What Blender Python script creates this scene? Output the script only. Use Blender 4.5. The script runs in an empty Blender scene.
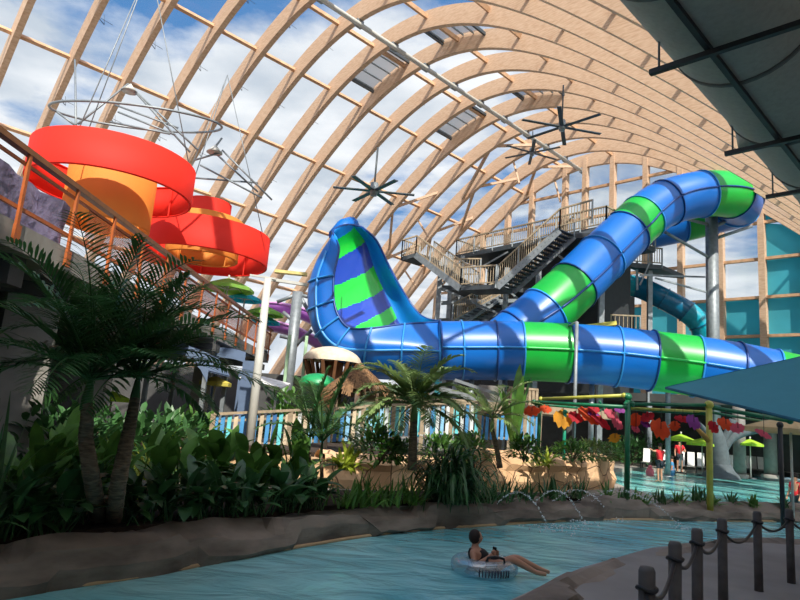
import bpy, math, random
from mathutils import Vector, Matrix, noise
S = bpy.context.scene
COL = S.collection
PI = math.pi
V = Vector

# ------------------------------------------------------------------ camera
PITCH, ROLL, FOC, EYE = .1855, .0806, 630.0, 1.7
cp, sp, cr, sr = math.cos(PITCH), math.sin(PITCH), math.cos(ROLL), math.sin(ROLL)
CR = V((cr, -sp * sr, cp * sr))          # camera right
CU = V((-sr, -sp * cr, cp * cr))         # camera up
CF = V((0, cp, sp))                      # camera forward
cam_d = bpy.data.cameras.new('camera')
cam_d.sensor_width = 36
cam_d.lens = FOC / 800 * 36
cam_d.clip_end = 600
cam = bpy.data.objects.new('camera', cam_d)
COL.objects.link(cam)
M3 = Matrix((CR, CU, -CF)).transposed()
cam.matrix_world = Matrix.Translation((0, 0, EYE)) @ M3.to_4x4()
S.camera = cam

# ------------------------------------------------------------------ sky, sun, exposure
S.view_settings.view_transform = 'Standard'
S.view_settings.look = 'None'
S.view_settings.exposure = 0.45
S.view_settings.gamma = 1
S.view_settings.use_curve_mapping = False
W = bpy.data.worlds.new('sky')
S.world = W
W.use_nodes = True
nt = W.node_tree
nt.nodes.clear()
def wn(t, **k):
    n = nt.nodes.new(t)
    for a, b in k.items(): setattr(n, a, b)
    return n
o_ = wn('ShaderNodeOutputWorld'); bg = wn('ShaderNodeBackground')
tc = wn('ShaderNodeTexCoord'); sep = wn('ShaderNodeSeparateXYZ')
nt.links.new(tc.outputs['Generated'], sep.inputs[0])
ramp = wn('ShaderNodeValToRGB')
ramp.color_ramp.elements[0].position = 0.0; ramp.color_ramp.elements[0].color = (.50, .60, .70, 1)
ramp.color_ramp.elements[1].position = .62; ramp.color_ramp.elements[1].color = (.08, .25, .56, 1)
e = ramp.color_ramp.elements.new(.32); e.color = (.13, .32, .64, 1)
nt.links.new(sep.outputs['Z'], ramp.inputs[0])
div = wn('ShaderNodeVectorMath', operation='DIVIDE')
mx = wn('ShaderNodeMath', operation='MAXIMUM'); mx.inputs[1].default_value = .12
nt.links.new(sep.outputs['Z'], mx.inputs[0])
cmb = wn('ShaderNodeCombineXYZ')
for i in range(3): nt.links.new(mx.outputs[0], cmb.inputs[i])
nt.links.new(tc.outputs['Generated'], div.inputs[0]); nt.links.new(cmb.outputs[0], div.inputs[1])
n1 = wn('ShaderNodeTexNoise'); n1.inputs['Scale'].default_value = .8; n1.inputs['Detail'].default_value = 9; n1.inputs['Roughness'].default_value = .56
nt.links.new(div.outputs[0], n1.inputs['Vector'])
# cloudier towards the left (west) and low in the sky
mA = wn('ShaderNodeMath', operation='MULTIPLY_ADD'); mA.inputs[1].default_value = -.14; nt.links.new(sep.outputs['X'], mA.inputs[0]); nt.links.new(n1.outputs['Fac'], mA.inputs[2])
mB = wn('ShaderNodeMath', operation='MULTIPLY_ADD'); mB.inputs[1].default_value = -.85; nt.links.new(sep.outputs['Z'], mB.inputs[0]); nt.links.new(mA.outputs[0], mB.inputs[2])
cr2 = wn('ShaderNodeValToRGB')
cr2.color_ramp.elements[0].position = .115; cr2.color_ramp.elements[0].color = (0, 0, 0, 1)
cr2.color_ramp.elements[1].position = .205; cr2.color_ramp.elements[1].color = (1, 1, 1, 1)
nt.links.new(mB.outputs[0], cr2.inputs[0])
mix = wn('ShaderNodeMix', data_type='RGBA')
nt.links.new(cr2.outputs[0], mix.inputs[0]); nt.links.new(ramp.outputs[0], mix.inputs[6])
n2 = wn('ShaderNodeTexNoise'); n2.inputs['Scale'].default_value = 2.6; n2.inputs['Detail'].default_value = 5
nt.links.new(div.outputs[0], n2.inputs['Vector'])
cc = wn('ShaderNodeValToRGB')
cc.color_ramp.elements[0].position = .35; cc.color_ramp.elements[0].color = (.62, .69, .77, 1)
cc.color_ramp.elements[1].position = .65; cc.color_ramp.elements[1].color = (1.0, 1.02, 1.04, 1)
nt.links.new(n2.outputs['Fac'], cc.inputs[0])
nt.links.new(cc.outputs[0], mix.inputs[7])
gl = wn('ShaderNodeVectorMath', operation='DOT_PRODUCT'); nt.links.new(tc.outputs['Generated'], gl.inputs[0])
SUN_GLOW = gl.inputs[1]
gr = wn('ShaderNodeMapRange'); gr.inputs[1].default_value = .35; gr.inputs[2].default_value = 1.0; gr.inputs[3].default_value = 0; gr.inputs[4].default_value = 1
gr.interpolation_type = 'SMOOTHSTEP'
nt.links.new(gl.outputs['Value'], gr.inputs[0])
mg = wn('ShaderNodeMix', data_type='RGBA'); mg.blend_type = 'ADD'; mg.inputs[0].default_value = 1; mg.clamp_result = False
sc_ = wn('ShaderNodeVectorMath', operation='SCALE'); sc_.inputs[0].default_value = (1.5, 1.4, 1.25); nt.links.new(gr.outputs[0], sc_.inputs['Scale'])
nt.links.new(mix.outputs[2], mg.inputs[6]); nt.links.new(sc_.outputs[0], mg.inputs[7])
nt.links.new(mg.outputs[2], bg.inputs[0]); bg.inputs[1].default_value = .78
nt.links.new(bg.outputs[0], o_.inputs[0])

sun_d = bpy.data.lights.new('sun', 'SUN')
sun_d.energy = 5.0; sun_d.angle = .012; sun_d.color = (1, .93, .82)
sun = bpy.data.objects.new('sun', sun_d); COL.objects.link(sun)
SAZ, SEL = math.radians(15), math.radians(46)     # from behind and to the right
sdir = V((math.sin(SAZ) * math.cos(SEL), -math.cos(SAZ) * math.cos(SEL), math.sin(SEL)))
sun.rotation_euler = sdir.to_track_quat('Z', 'Y').to_euler()
sun.location = sdir * 60
SUN_GLOW.default_value = sdir

# ------------------------------------------------------------------ measuring from the photograph
def ray(x, y): return CR * ((x - 400) / FOC) - CU * ((y - 300) / FOC) + CF
def at(x, y, Y):
    d = ray(x, y); return V((0, 0, EYE)) + d * (Y / d.y)
def gz(x, y, z=0.0):
    d = ray(x, y); return V((0, 0, EYE)) + d * ((z - EYE) / d.z)

# ------------------------------------------------------------------ materials
def lin(c):
    if isinstance(c, str):
        c = [int(c[i:i + 2], 16) / 255 for i in (0, 2, 4)]
    return tuple(((v + .055) / 1.055) ** 2.4 if v > .04045 else v / 12.92 for v in c[:3])
MATS = {}
def mat(name, c, rough=.6, metal=0, var=.12, scale=4, bump=0, spec=.5, trans=0, coat=0, c2=None, stretch=None, detail=4):
    if name in MATS: return MATS[name]
    m = bpy.data.materials.new(name); m.use_nodes = True
    t = m.node_tree; b = t.nodes['Principled BSDF']
    b.inputs['Roughness'].default_value = rough; b.inputs['Metallic'].default_value = metal
    b.inputs['Specular IOR Level'].default_value = spec
    b.inputs['Coat Weight'].default_value = coat
    c = lin(c)
    d = lin(c2) if c2 else tuple(v * (1 - var * 2) for v in c)
    n = t.nodes.new('ShaderNodeTexNoise'); n.inputs['Scale'].default_value = scale; n.inputs['Detail'].default_value = detail
    co = t.nodes.new('ShaderNodeTexCoord'); mp = t.nodes.new('ShaderNodeMapping')
    if stretch: mp.inputs['Scale'].default_value = stretch
    t.links.new(co.outputs['Object'], mp.inputs[0]); t.links.new(mp.outputs[0], n.inputs['Vector'])
    r = t.nodes.new('ShaderNodeValToRGB')
    r.color_ramp.elements[0].position = .35; r.color_ramp.elements[0].color = (*d, 1)
    r.color_ramp.elements[1].position = .62; r.color_ramp.elements[1].color = (*c, 1)
    t.links.new(n.outputs['Fac'], r.inputs[0]); t.links.new(r.outputs[0], b.inputs['Base Color'])
    if bump:
        bp = t.nodes.new('ShaderNodeBump'); bp.inputs['Strength'].default_value = bump; bp.inputs['Distance'].default_value = .05
        t.links.new(n.outputs['Fac'], bp.inputs['Height']); t.links.new(bp.outputs[0], b.inputs['Normal'])
    if trans:   # thin cloth or leaf that lets light through
        o = t.nodes['Material Output']; tr = t.nodes.new('ShaderNodeBsdfTranslucent'); mxs = t.nodes.new('ShaderNodeMixShader')
        t.links.new(r.outputs[0], tr.inputs[0]); mxs.inputs[0].default_value = trans
        t.links.new(b.outputs[0], mxs.inputs[1]); t.links.new(tr.outputs[0], mxs.inputs[2]); t.links.new(mxs.outputs[0], o.inputs[0])
    MATS[name] = m
    return m
wood = mat('glulam_wood', 'cfb093', .65, var=.1, scale=3, c2='bd9a7c', stretch=(1, 1, 6))
woodd = mat('purlin_wood', 'd2a680', .6, var=.12, scale=3)
steel = mat('galvanised_steel', '8b9296', .5, .35, var=.12, scale=5)
dsteel = mat('dark_steel', '4a5054', .5, .3, scale=5)
wsteel = mat('white_painted_steel', 'c4c3bb', .45, 0, var=.05)
black = mat('black_iron', '1b1b1d', .5, 0, scale=6)
conc = mat('concrete', '8f8c86', .85, var=.12, scale=2, bump=.2)
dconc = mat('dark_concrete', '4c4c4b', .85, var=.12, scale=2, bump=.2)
paving = mat('path_concrete', '8d8782', .8, var=.1, scale=1.2, bump=.15)
soil = mat('soil', '3a2c20', .95, var=.25, scale=5, bump=.6)
sand = mat('sand_render', 'c9a77f', .9, var=.12, scale=2, bump=.3)
rock = mat('river_rock', '8d7f72', .85, scale=.9, bump=1.0, detail=14, c2='54493f', stretch=(1, 1, 3.5))  # darker streaks painted in for relief shading the bump barely shows
blue = mat('slide_blue', '0766be', .36, var=.06, scale=.7, coat=.08)
lblue = mat('slide_inner_blue', '1583d8', .36, var=.04, scale=.7, coat=.08)
navy = mat('slide_navy', '083fae', .25, var=.05, scale=.7, coat=.3)
green = mat('slide_green', '10a93a', .36, var=.06, scale=.7, coat=.08)
bgreen = mat('slide_bright_green', '16d43a', .25, var=.03, scale=.7, coat=.3)
flange = mat('flange_blue', '2f8ad2', .3, var=.04)
gflange = mat('flange_green', '35c95a', .3, var=.04)
ring_m = mat('joint_blue', '0b3f86', .35)
teal = mat('slide_teal', '16a0b4', .25, var=.08, coat=.3)
dteal = mat('slide_deep_teal', '0c6e94', .25, var=.08, coat=.3)
purple = mat('slide_purple', 'b472c4', .3, var=.08, coat=.3)
red = mat('red_fabric', 'f2301c', .7, var=.04, scale=.6, trans=.35)
orange_f = mat('orange_fabric', 'f2a044', .7, var=.05, scale=.6, trans=.4)
copper = mat('orange_rail', 'b5602c', .5, var=.1)
brail = mat('brown_handrail', '8a5a34', .5)
timber = mat('weathered_timber', 'a8967c', .8, var=.15, scale=6)
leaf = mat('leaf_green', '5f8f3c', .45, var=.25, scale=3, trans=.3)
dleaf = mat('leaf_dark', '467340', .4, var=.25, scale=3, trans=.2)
yleaf = mat('leaf_lime', 'a8b83c', .5, var=.25, scale=3, trans=.35)
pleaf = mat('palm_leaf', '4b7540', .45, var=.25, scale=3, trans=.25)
ppleaf = mat('palm_leaf_sunny', '8fa866', .45, var=.25, scale=3, trans=.3)  # paler copy of the palm green with sunlight put into its colour
bark = mat('palm_bark', '7c6a54', .9, var=.3, scale=9, bump=.6, stretch=(1, 1, 5))
skin = mat('skin', 'b98468', .55, var=.05)
hair = mat('hair', '2a1c14', .8)
wtile = mat('teal_panel', '62cbd8', .5, var=.06, scale=.5, trans=.55)
white_s = mat('white_sling', 'e6e6e2', .7, var=.04)

def clear_mat(name, tint, gloss=.06, white=.0, mixf=.1):
    m = bpy.data.materials.new(name); m.use_nodes = True; t = m.node_tree; t.nodes.clear()
    o = t.nodes.new('ShaderNodeOutputMaterial'); tr = t.nodes.new('ShaderNodeBsdfTransparent'); tr.inputs[0].default_value = (*tint, 1)
    g = t.nodes.new('ShaderNodeBsdfGlossy'); g.inputs['Roughness'].default_value = .1
    d = t.nodes.new('ShaderNodeBsdfDiffuse'); d.inputs[0].default_value = (.9, .9, .9, 1)
    a = t.nodes.new('ShaderNodeMixShader'); a.inputs[0].default_value = gloss
    b = t.nodes.new('ShaderNodeMixShader'); b.inputs[0].default_value = white
    t.links.new(tr.outputs[0], a.inputs[1]); t.links.new(g.outputs[0], a.inputs[2])
    t.links.new(a.outputs[0], b.inputs[1]); t.links.new(d.outputs[0], b.inputs[2]); t.links.new(b.outputs[0], o.inputs[0])
    MATS[name] = m; return m
glass = clear_mat('roof_film', (.93, .95, .97), .03, .02)
wglass = clear_mat('wall_glass', (.9, .93, .95), .05, .05)
pvc = clear_mat('clear_vinyl', (.62, .8, .88), .25, .14)
vent_m = clear_mat('white_vent_louvre', (.7, .7, .72), .05, .5)

def water_mat(name, c, c2, sc, rough=.06):
    m = mat(name, c, rough, var=0, scale=.5, c2=c2, spec=.5, detail=3); t = m.node_tree; b = t.nodes['Principled BSDF']
    co = t.nodes.new('ShaderNodeTexCoord'); mp = t.nodes.new('ShaderNodeMapping'); mp.inputs['Scale'].default_value = (sc * .8, sc * 1.4, sc); mp.inputs['Rotation'].default_value = (0, 0, -.7)
    n = t.nodes.new('ShaderNodeTexNoise'); n.inputs['Scale'].default_value = 1.0; n.inputs['Detail'].default_value = 6; n.inputs['Distortion'].default_value = .6
    bp = t.nodes.new('ShaderNodeBump'); bp.inputs['Strength'].default_value = .8; bp.inputs['Distance'].default_value = .12
    t.links.new(co.outputs['Object'], mp.inputs[0]); t.links.new(mp.outputs[0], n.inputs['Vector']); t.links.new(n.outputs['Fac'], bp.inputs['Height']); t.links.new(bp.outputs[0], b.inputs['Normal'])
    return m
river_m = water_mat('river_water', '9bd6d8', '5fb0ba', 1.3, .12)
pool_m = water_mat('pool_water', '8fe0d8', '55b9b8', 1.2)

def stone_mat(name, c1, c2, joint, sc, bump=.8):
    m = bpy.data.materials.new(name); m.use_nodes = True; t = m.node_tree; b = t.nodes['Principled BSDF']; b.inputs['Roughness'].default_value = .9
    co = t.nodes.new('ShaderNodeTexCoord')
    v = t.nodes.new('ShaderNodeTexVoronoi'); v.feature = 'DISTANCE_TO_EDGE'; v.inputs['Scale'].default_value = sc
    v2 = t.nodes.new('ShaderNodeTexVoronoi'); v2.inputs['Scale'].default_value = sc
    for q in (v, v2): t.links.new(co.outputs['Object'], q.inputs['Vector'])
    r = t.nodes.new('ShaderNodeValToRGB'); r.color_ramp.elements[0].color = (*lin(c1), 1); r.color_ramp.elements[1].color = (*lin(c2), 1)
    t.links.new(v2.outputs['Color'], r.inputs[0])
    j = t.nodes.new('ShaderNodeValToRGB'); j.color_ramp.elements[0].position = .005; j.color_ramp.elements[1].position = .025
    t.links.new(v.outputs['Distance'], j.inputs[0])
    mx = t.nodes.new('ShaderNodeMix'); mx.data_type = 'RGBA'; mx.inputs[6].default_value = (*lin(joint), 1)
    t.links.new(j.outputs[0], mx.inputs[0]); t.links.new(r.outputs[0], mx.inputs[7]); t.links.new(mx.outputs[2], b.inputs['Base Color'])
    bp = t.nodes.new('ShaderNodeBump'); bp.inputs['Strength'].default_value = bump; bp.inputs['Distance'].default_value = .06
    t.links.new(j.outputs[0], bp.inputs['Height']); t.links.new(bp.outputs[0], b.inputs['Normal'])
    MATS[name] = m; return m
flag = stone_mat('flagstone', 'e0bd94', 'c79a70', '8a6a50', 1.3)
deckm = mat('pool_deck', '9a948a', .8, var=.1, scale=1)

# ------------------------------------------------------------------ mesh helpers
class MB:
    def __init__(s): s.v = []; s.f = []; s.mi = []; s.sm = []
    def add(s, vs, fs, mi=0, sm=False):
        o = len(s.v); s.v += [V(p) for p in vs]
        for f in fs: s.f.append([o + i for i in f]); s.mi.append(mi); s.sm.append(sm)
        return s
    def box(s, c, d, rot=0, mi=0, mtx=None):
        hx, hy, hz = d[0] / 2, d[1] / 2, d[2] / 2; R = mtx or Matrix.Rotation(rot, 3, 'Z'); c = V(c)
        vs = [c + R @ V((x * hx, y * hy, z * hz)) for x in (-1, 1) for y in (-1, 1) for z in (-1, 1)]
        return s.add(vs, [(0, 1, 3, 2), (4, 6, 7, 5), (0, 4, 5, 1), (2, 3, 7, 6), (0, 2, 6, 4), (1, 5, 7, 3)], mi)
    def bar(s, a, b, w, h=None, mi=0, up=None):
        a, b = V(a), V(b); h = h or w; d = (b - a).normalized(); u = V(up) if up else (V((0, 0, 1)) if abs(d.z) < .95 else V((0, 1, 0)))
        x = d.cross(u).normalized(); y = x.cross(d).normalized()
        vs = [p + x * (i * w / 2) + y * (j * h / 2) for p in (a, b) for i, j in ((-1, -1), (1, -1), (1, 1), (-1, 1))]
        return s.add(vs, [(3, 2, 1, 0), (4, 5, 6, 7), (0, 1, 5, 4), (1, 2, 6, 5), (2, 3, 7, 6), (3, 0, 4, 7)], mi)
    def tube(s, pts, r, n=10, mi=0, cap=True, closed=False):
        pts = [V(p) for p in pts]; m = len(pts); rs = r if isinstance(r, (list, tuple)) else [r] * m
        vs = []; px = None
        for i, p in enumerate(pts):
            if closed: d = pts[(i + 1) % m] - pts[i - 1]
            else: d = pts[min(i + 1, m - 1)] - pts[max(i - 1, 0)]
            d.normalize()
            if px is None:
                u = V((0, 0, 1)) if abs(d.z) < .9 else V((0, 1, 0)); px = d.cross(u).normalized()
            else: px = (px - d * px.dot(d)).normalized()
            y = d.cross(px)
            vs += [p + px * (rs[i] * math.cos(2 * PI * k / n)) + y * (rs[i] * math.sin(2 * PI * k / n)) for k in range(n)]
        fs = []
        for i in range(m if closed else m - 1):
            j = (i + 1) % m
            for k in range(n):
                k2 = (k + 1) % n; fs.append((i * n + k, i * n + k2, j * n + k2, j * n + k))
        s.add(vs, fs, mi, True)
        if cap and not closed:
            o = len(s.v) - len(vs)
            s.f.append([o + k for k in range(n)][::-1]); s.mi.append(mi); s.sm.append(False)
            s.f.append([o + (m - 1) * n + k for k in range(n)]); s.mi.append(mi); s.sm.append(False)
        return s
    def lathe(s, c, prof, n=24, mi=0, sq=(1, 1)):
        c = V(c); m = len(prof)
        vs = [c + V((r * sq[0] * math.cos(2 * PI * k / n), r * sq[1] * math.sin(2 * PI * k / n), z)) for r, z in prof for k in range(n)]
        fs = [(i * n + k, i * n + (k + 1) % n, (i + 1) * n + (k + 1) % n, (i + 1) * n + k) for i in range(m - 1) for k in range(n)]
        return s.add(vs, fs, mi, True)
    def ball(s, c, r, n=12, mi=0, sz=1.0):
        return s.lathe(c, [(max(1e-3, r * math.sin(PI * i / 8)), -r * sz * math.cos(PI * i / 8)) for i in range(9)], n, mi)
    def prism(s, poly, z0, z1, mi=0):
        n = len(poly)
        vs = [V((p[0], p[1], z0)) for p in poly] + [V((p[0], p[1], z1)) for p in poly]
        return s.add(vs, [tuple(range(n))[::-1], tuple(range(n, 2 * n))] + [(i, (i + 1) % n, n + (i + 1) % n, n + i) for i in range(n)], mi)
    def grid(s, rows, mi=0, sm=True, closed=False):
        m, n = len(rows), len(rows[0]); vs = [p for r in rows for p in r]
        fs = []
        for i in range(m - 1):
            for j in range(n if closed else n - 1):
                fs.append((i * n + j, i * n + (j + 1) % n, (i + 1) * n + (j + 1) % n, (i + 1) * n + j))
        return s.add(vs, fs, mi, sm)
    def build(s, name, mats, parent=None, fix=True):
        me = bpy.data.meshes.new(name)
        if parent is not None: off = parent_world(parent)
        else:
            xs = [p.x for p in s.v]; ys = [p.y for p in s.v]
            off = V(((min(xs) + max(xs)) / 2, (min(ys) + max(ys)) / 2, min(p.z for p in s.v)))
        if not fix: off = V((0, 0, 0))
        me.from_pydata([p - off for p in s.v], [], s.f)
        if not isinstance(mats, (list, tuple)): mats = [mats]
        for m in mats: me.materials.append(m)
        for p, i, k in zip(me.polygons, s.mi, s.sm): p.material_index = i; p.use_smooth = k
        me.update()
        o = bpy.data.objects.new(name, me); COL.objects.link(o)
        if parent is not None: o.parent = parent
        elif fix: o.location = off
        return o
def parent_world(p):
    w = V((0, 0, 0))
    while p is not None: w += p.location; p = p.parent
    return w
def tag(o, label=None, cat=None, group=None, kind=None):
    if label: o['label'] = label
    if cat: o['category'] = cat
    if group: o['group'] = group
    if kind: o['kind'] = kind
    return o
def thing(name, loc, label, cat, group=None):
    o = bpy.data.objects.new(name, None); o.empty_display_size = .2; COL.objects.link(o); o.location = loc
    return tag(o, label, cat, group)
def kids(o): return [c for c in bpy.data.objects if c.parent == o]
def copy_tree(o, loc=None, rz=None, parent=None, label=None):
    c = o.copy(); COL.objects.link(c); c.parent = parent
    if loc is not None: c.location = loc
    if rz is not None: c.rotation_euler = (0, 0, rz)
    if label: c['label'] = label
    for k in kids(o): copy_tree(k, parent=c)
    return c
def cr_pt(p0, p1, p2, p3, t):
    return ((p1 * 2) + (p2 - p0) * t + (p0 * 2 - p1 * 5 + p2 * 4 - p3) * t * t + (p1 * 3 - p0 - p2 * 3 + p3) * t ** 3) * .5
def spline(pts, n):      # returns list of segments, each n+1 points
    P = [V(p) for p in pts]; P = [P[0] * 2 - P[1]] + P + [P[-1] * 2 - P[-2]]
    return [[cr_pt(P[i], P[i + 1], P[i + 2], P[i + 3], k / n) for k in range(n + 1)] for i in range(len(P) - 3)]
def smooth(pts, n=6):
    s = spline(pts, n); out = []
    for q in s: out += q[:-1]
    return out + [s[-1][-1]]
ORD = ['first', 'second', 'third', 'fourth', 'fifth', 'sixth', 'seventh', 'eighth', 'ninth', 'tenth', 'eleventh', 'twelfth', 'thirteenth', 'fourteenth', 'fifteenth', 'sixteenth', 'seventeenth', 'eighteenth']

# ------------------------------------------------------------------ the vault
TH = .7903
AX = V((math.sin(TH), math.cos(TH), 0)); BX = V((-math.cos(TH), math.sin(TH), 0))
U0, ZT, QQ, MM = 26.3, 25.7, 19.64, 1.268
def az(u, off=0): return ZT + off - (math.sqrt((MM * (u - U0)) ** 2 + QQ * QQ) - QQ)
def vp(t, u, off=0):                      # point on the vault, off = distance outwards
    z = az(u); dz = -MM * MM * (u - U0) / math.sqrt((MM * (u - U0)) ** 2 + QQ * QQ)
    n = V((-dz, 1)).normalized()
    p = AX * t + BX * (u + n.x * off); p.z = z + n.y * off; return p
def tk(k): return 12.44 + 3 * k
US = [-5.6 + i * (58.2 + 5.6) / 90 for i in range(91)]
RW, RD = .33, 1.2
names_r = ['nearest the camera at the top left', 'crossing the top left corner']
for k in range(-2, 13):
    t = tk(k); m = MB(); rows = []
    for u in US:
        rows.append([vp(t - RW / 2, u, -RD * .55), vp(t + RW / 2, u, -RD * .55), vp(t + RW / 2, u, RD * .45), vp(t - RW / 2, u, RD * .45)])
    m.grid(rows, 0, False, True)
    lab = 'curved laminated timber roof arch, %s from the near end of the vault' % ORD[k + 2] if k < 12 else 'last curved timber roof arch framing the glazed end wall'
    a = m.build('timber_arch', wood); tag(a, lab, 'arch', 'timber roof arches')
# film cladding over the arches
m = MB(); m.grid([[vp(t, u, .62) for u in US] for t in (4, 48.6)], 0, True)
tag(m.build('ceiling', glass), 'clear film roof cladding over the timber arches', kind='structure')
# purlins
for i, (u, lab) in enumerate([(9.1, 'lowest on the right-hand slope'), (14.75, 'second row up on the right-hand slope'), (19.5, 'third row up on the right-hand slope'), (24.2, 'just right of the ridge pipe'),
               (28.9, 'just left of the ridge pipe'), (33.2, 'upper row on the left-hand slope'), (38.1, 'middle row on the left-hand slope'), (42.5, 'lower row on the left-hand slope'), (47.2, 'lowest row on the left, behind the big slide')]):
    m = MB(); m.bar(vp(5, u, .12), vp(48.3, u, .12), .2, .26, up=(vp(5, u, 1) - vp(5, u, 0)))
    tag(m.build('roof_purlin', woodd), 'long straight timber roof purlin, ' + lab, 'purlin', 'timber roof purlins')
# little wire brackets hung in the bays
br = MB(); br.tube([(0, 0, 0), (.45, 0, -.32)], .022, 5); br.tube([(0, 0, 0), (.9, 0, -.1)], .014, 4); br.tube([(.45, 0, -.32), (.35, 0, .25)], .012, 4)
brp = br.build('wire_bracket', dsteel, fix=False); tag(brp, 'small dark wire bracket hanging under the clear roof film', 'bracket', 'wire brackets under the roof film')
rs = random.Random(3); first = True
for k in range(-1, 12):
    for u in (30.8, 35.7, 40.3, 44.6, 49.0):
        if k > 8 and u > 42: continue
        p = vp(tk(k) + .25, u, .35)
        o = brp if first else copy_tree(brp)
        first = False; o.location = p; o.rotation_euler = (0, 0, math.atan2(AX.y, AX.x))
# bright vent louvres beside the ridge
for (k, u, lab) in [(4, 30.2, 'left of the ridge pipe in the nearer pair'), (4, 23.8, 'right of the ridge pipe in the nearer pair'), (7, 30.4, 'left of the ridge pipe in the farther pair'), (7, 23.6, 'right of the ridge pipe in the farther pair')]:
    r = thing('roof_vent', vp(tk(k) + 1.5, u, .3), 'white louvred roof vent ' + lab, 'vent', 'roof vents by the ridge')
    m = MB(); m.grid([[vp(tk(k) + .25, u + d, .42) for d in (-1.6, -.5, .5, 1.6)], [vp(tk(k) + 2.75, u + d, .42) for d in (-1.6, -.5, .5, 1.6)]]); m.build('vent_panel', vent_m, r)
    m = MB()
    for q in range(5):
        d = -1.6 + q * .8; m.bar(vp(tk(k) + .2, u + d, .34), vp(tk(k) + 2.8, u + d, .34), .07, .09)
    m.build('louvre_blade', steel, r)
    m = MB()
    for d in (-1.7, 1.7): m = MB(); m.bar(vp(tk(k) + .15, u + d, .2), vp(tk(k) + 2.85, u + d, .2), .12, .2); m.build('vent_frame', dsteel, r)
# ridge service pipe and clips
r = thing('ridge_pipe', vp(30, 27, -1.1), 'long white service pipe running along the ridge of the roof', 'pipe')
m = MB(); m.tube([vp(6, 27, -.95), vp(48, 27, -.95)], .14, 10); m.build('pipe', wsteel, r)
m = MB(); m.tube([vp(6, 27.35, -.8), vp(48, 27.35, -.8)], .05, 8); m.build('conduit', steel, r)
for k in range(-2, 13):
    m = MB(); m.box(vp(tk(k), 27.1, -.85), (.5, .3, .42), TH); m.build('pipe_clamp', steel, r)
# diagonal bracing in the far bays
for i, (k, u1, u2, lab) in enumerate([(9, 30.5, 36, 'highest, nearest the ridge'), (10, 34.5, 38.5, 'second from the top'), (8, 38.8, 42, 'left of the stair tower top'), (10, 39.5, 43, 'just above the stair tower'), (9, 43, 46.5, 'behind the left landing'), (7, 44.5, 48.5, 'behind the tip of the slide'), (11, 30, 33, 'touching the end arch')]):
    m = MB(); m.bar(vp(tk(k), u1, -.3), vp(tk(k + 1), u2, -.3), .22, .26); m.bar(vp(tk(k + 1), u1, -.3), vp(tk(k + 1), u1 + .01, -3.0 if i % 2 == 0 else -.6), .14, .14)
    m.bar(vp(tk(k), u1, -.35), vp(tk(k + 1), u1 - 2.6, -.35), .18, .22)
    tag(m.build('diagonal_brace', wood), 'pale timber diagonal brace between far roof arches, ' + lab, 'brace', 'diagonal roof braces')

# ------------------------------------------------------------------ glazed end wall
TW = 48.5
def wp(u, z, dt=0): return AX * (TW + dt) + BX * u + V((0, 0, z))
wroot = bpy.data.objects.new('wall_far', None); COL.objects.link(wroot); wroot.location = wp(26, 0); wroot['kind'] = 'structure'
cols = [10.0 - 2.85 * 3, 10.0 - 2.85 * 2, 10 - 2.85, 10.0, 12.75, 15.5, 18.4, 21.2, 24.1, 26.7, 28.7, 32.2, 34.9, 37.8, 40.7, 43.5, 46.4]
cols = [c for c in cols if c > -4]
for u in cols:
    m = MB(); m.bar(wp(u, 0), wp(u, az(u) + .3), .42, .55, up=AX); m.build('column', wood, wroot)
zl = [3.9, 6.6, 9.35, 12.1, 14.9, 17.6, 20.3, 23.0]
def urange(z):
    d = math.sqrt(max(0, (ZT - z + QQ) ** 2 - QQ * QQ)) / MM
    return max(U0 - d, -4), min(U0 + d, 50)
for z in zl:
    a, b = urange(z); m = MB(); m.bar(wp(a, z, .05), wp(b, z, .05), .3, .2); m.build('mullion', woodd, wroot)
for i in range(len(cols) - 1):
    a, b = cols[i], cols[i + 1]; lvl = [0] + zl + [26]
    for j in range(len(lvl) - 1):
        z0, z1 = lvl[j], lvl[j + 1]
        h = min(az(a), az(b)) if abs(a - U0) < 1 or abs(b - U0) < 1 else None
        pa, pb = min(z1, az(a) + .2), min(z1, az(b) + .2)
        if pa <= z0 + .05 and pb <= z0 + .05: continue
        pa, pb = max(pa, z0 + .02), max(pb, z0 + .02)
        tl = z1 <= 12.2 or (a < 12.7) or (z1 <= 15 and b < 15.0)
        if i > 8: tl = z1 <= 6.7
        m = MB(); m.add([wp(a + .2, z0, .3), wp(b - .2, z0, .3), wp(b - .2, pb, .3), wp(a + .2, pa, .3), wp(a + .2, z0, .36), wp(b - .2, z0, .36), wp(b - .2, pb, .36), wp(a + .2, pa, .36)],
                        [(0, 1, 2, 3), (7, 6, 5, 4), (0, 4, 5, 1), (1, 5, 6, 2), (2, 6, 7, 3), (3, 7, 4, 0)])
        m.build('teal_panel' if tl else 'pane', wtile if tl else wglass, wroot)

# ------------------------------------------------------------------ unseen blocks added to shade the foreground, pale for bounce light
bounce_m = mat('pale_bounce', 'dcd2c4', .8)
m = MB(); q = [AX * t + BX * u for t, u in ((-12, -6.8), (17, -6.8), (17, -16), (-12, -16))]; m.prism([(p.x, p.y) for p in q], -.4, 18.9); tag(m.build('shade_block_right', bounce_m), kind='structure')
m = MB(); m.box((-13.5, -8, 9), (33, 7, 19.4)); tag(m.build('shade_block_near', bounce_m), kind='structure')

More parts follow.
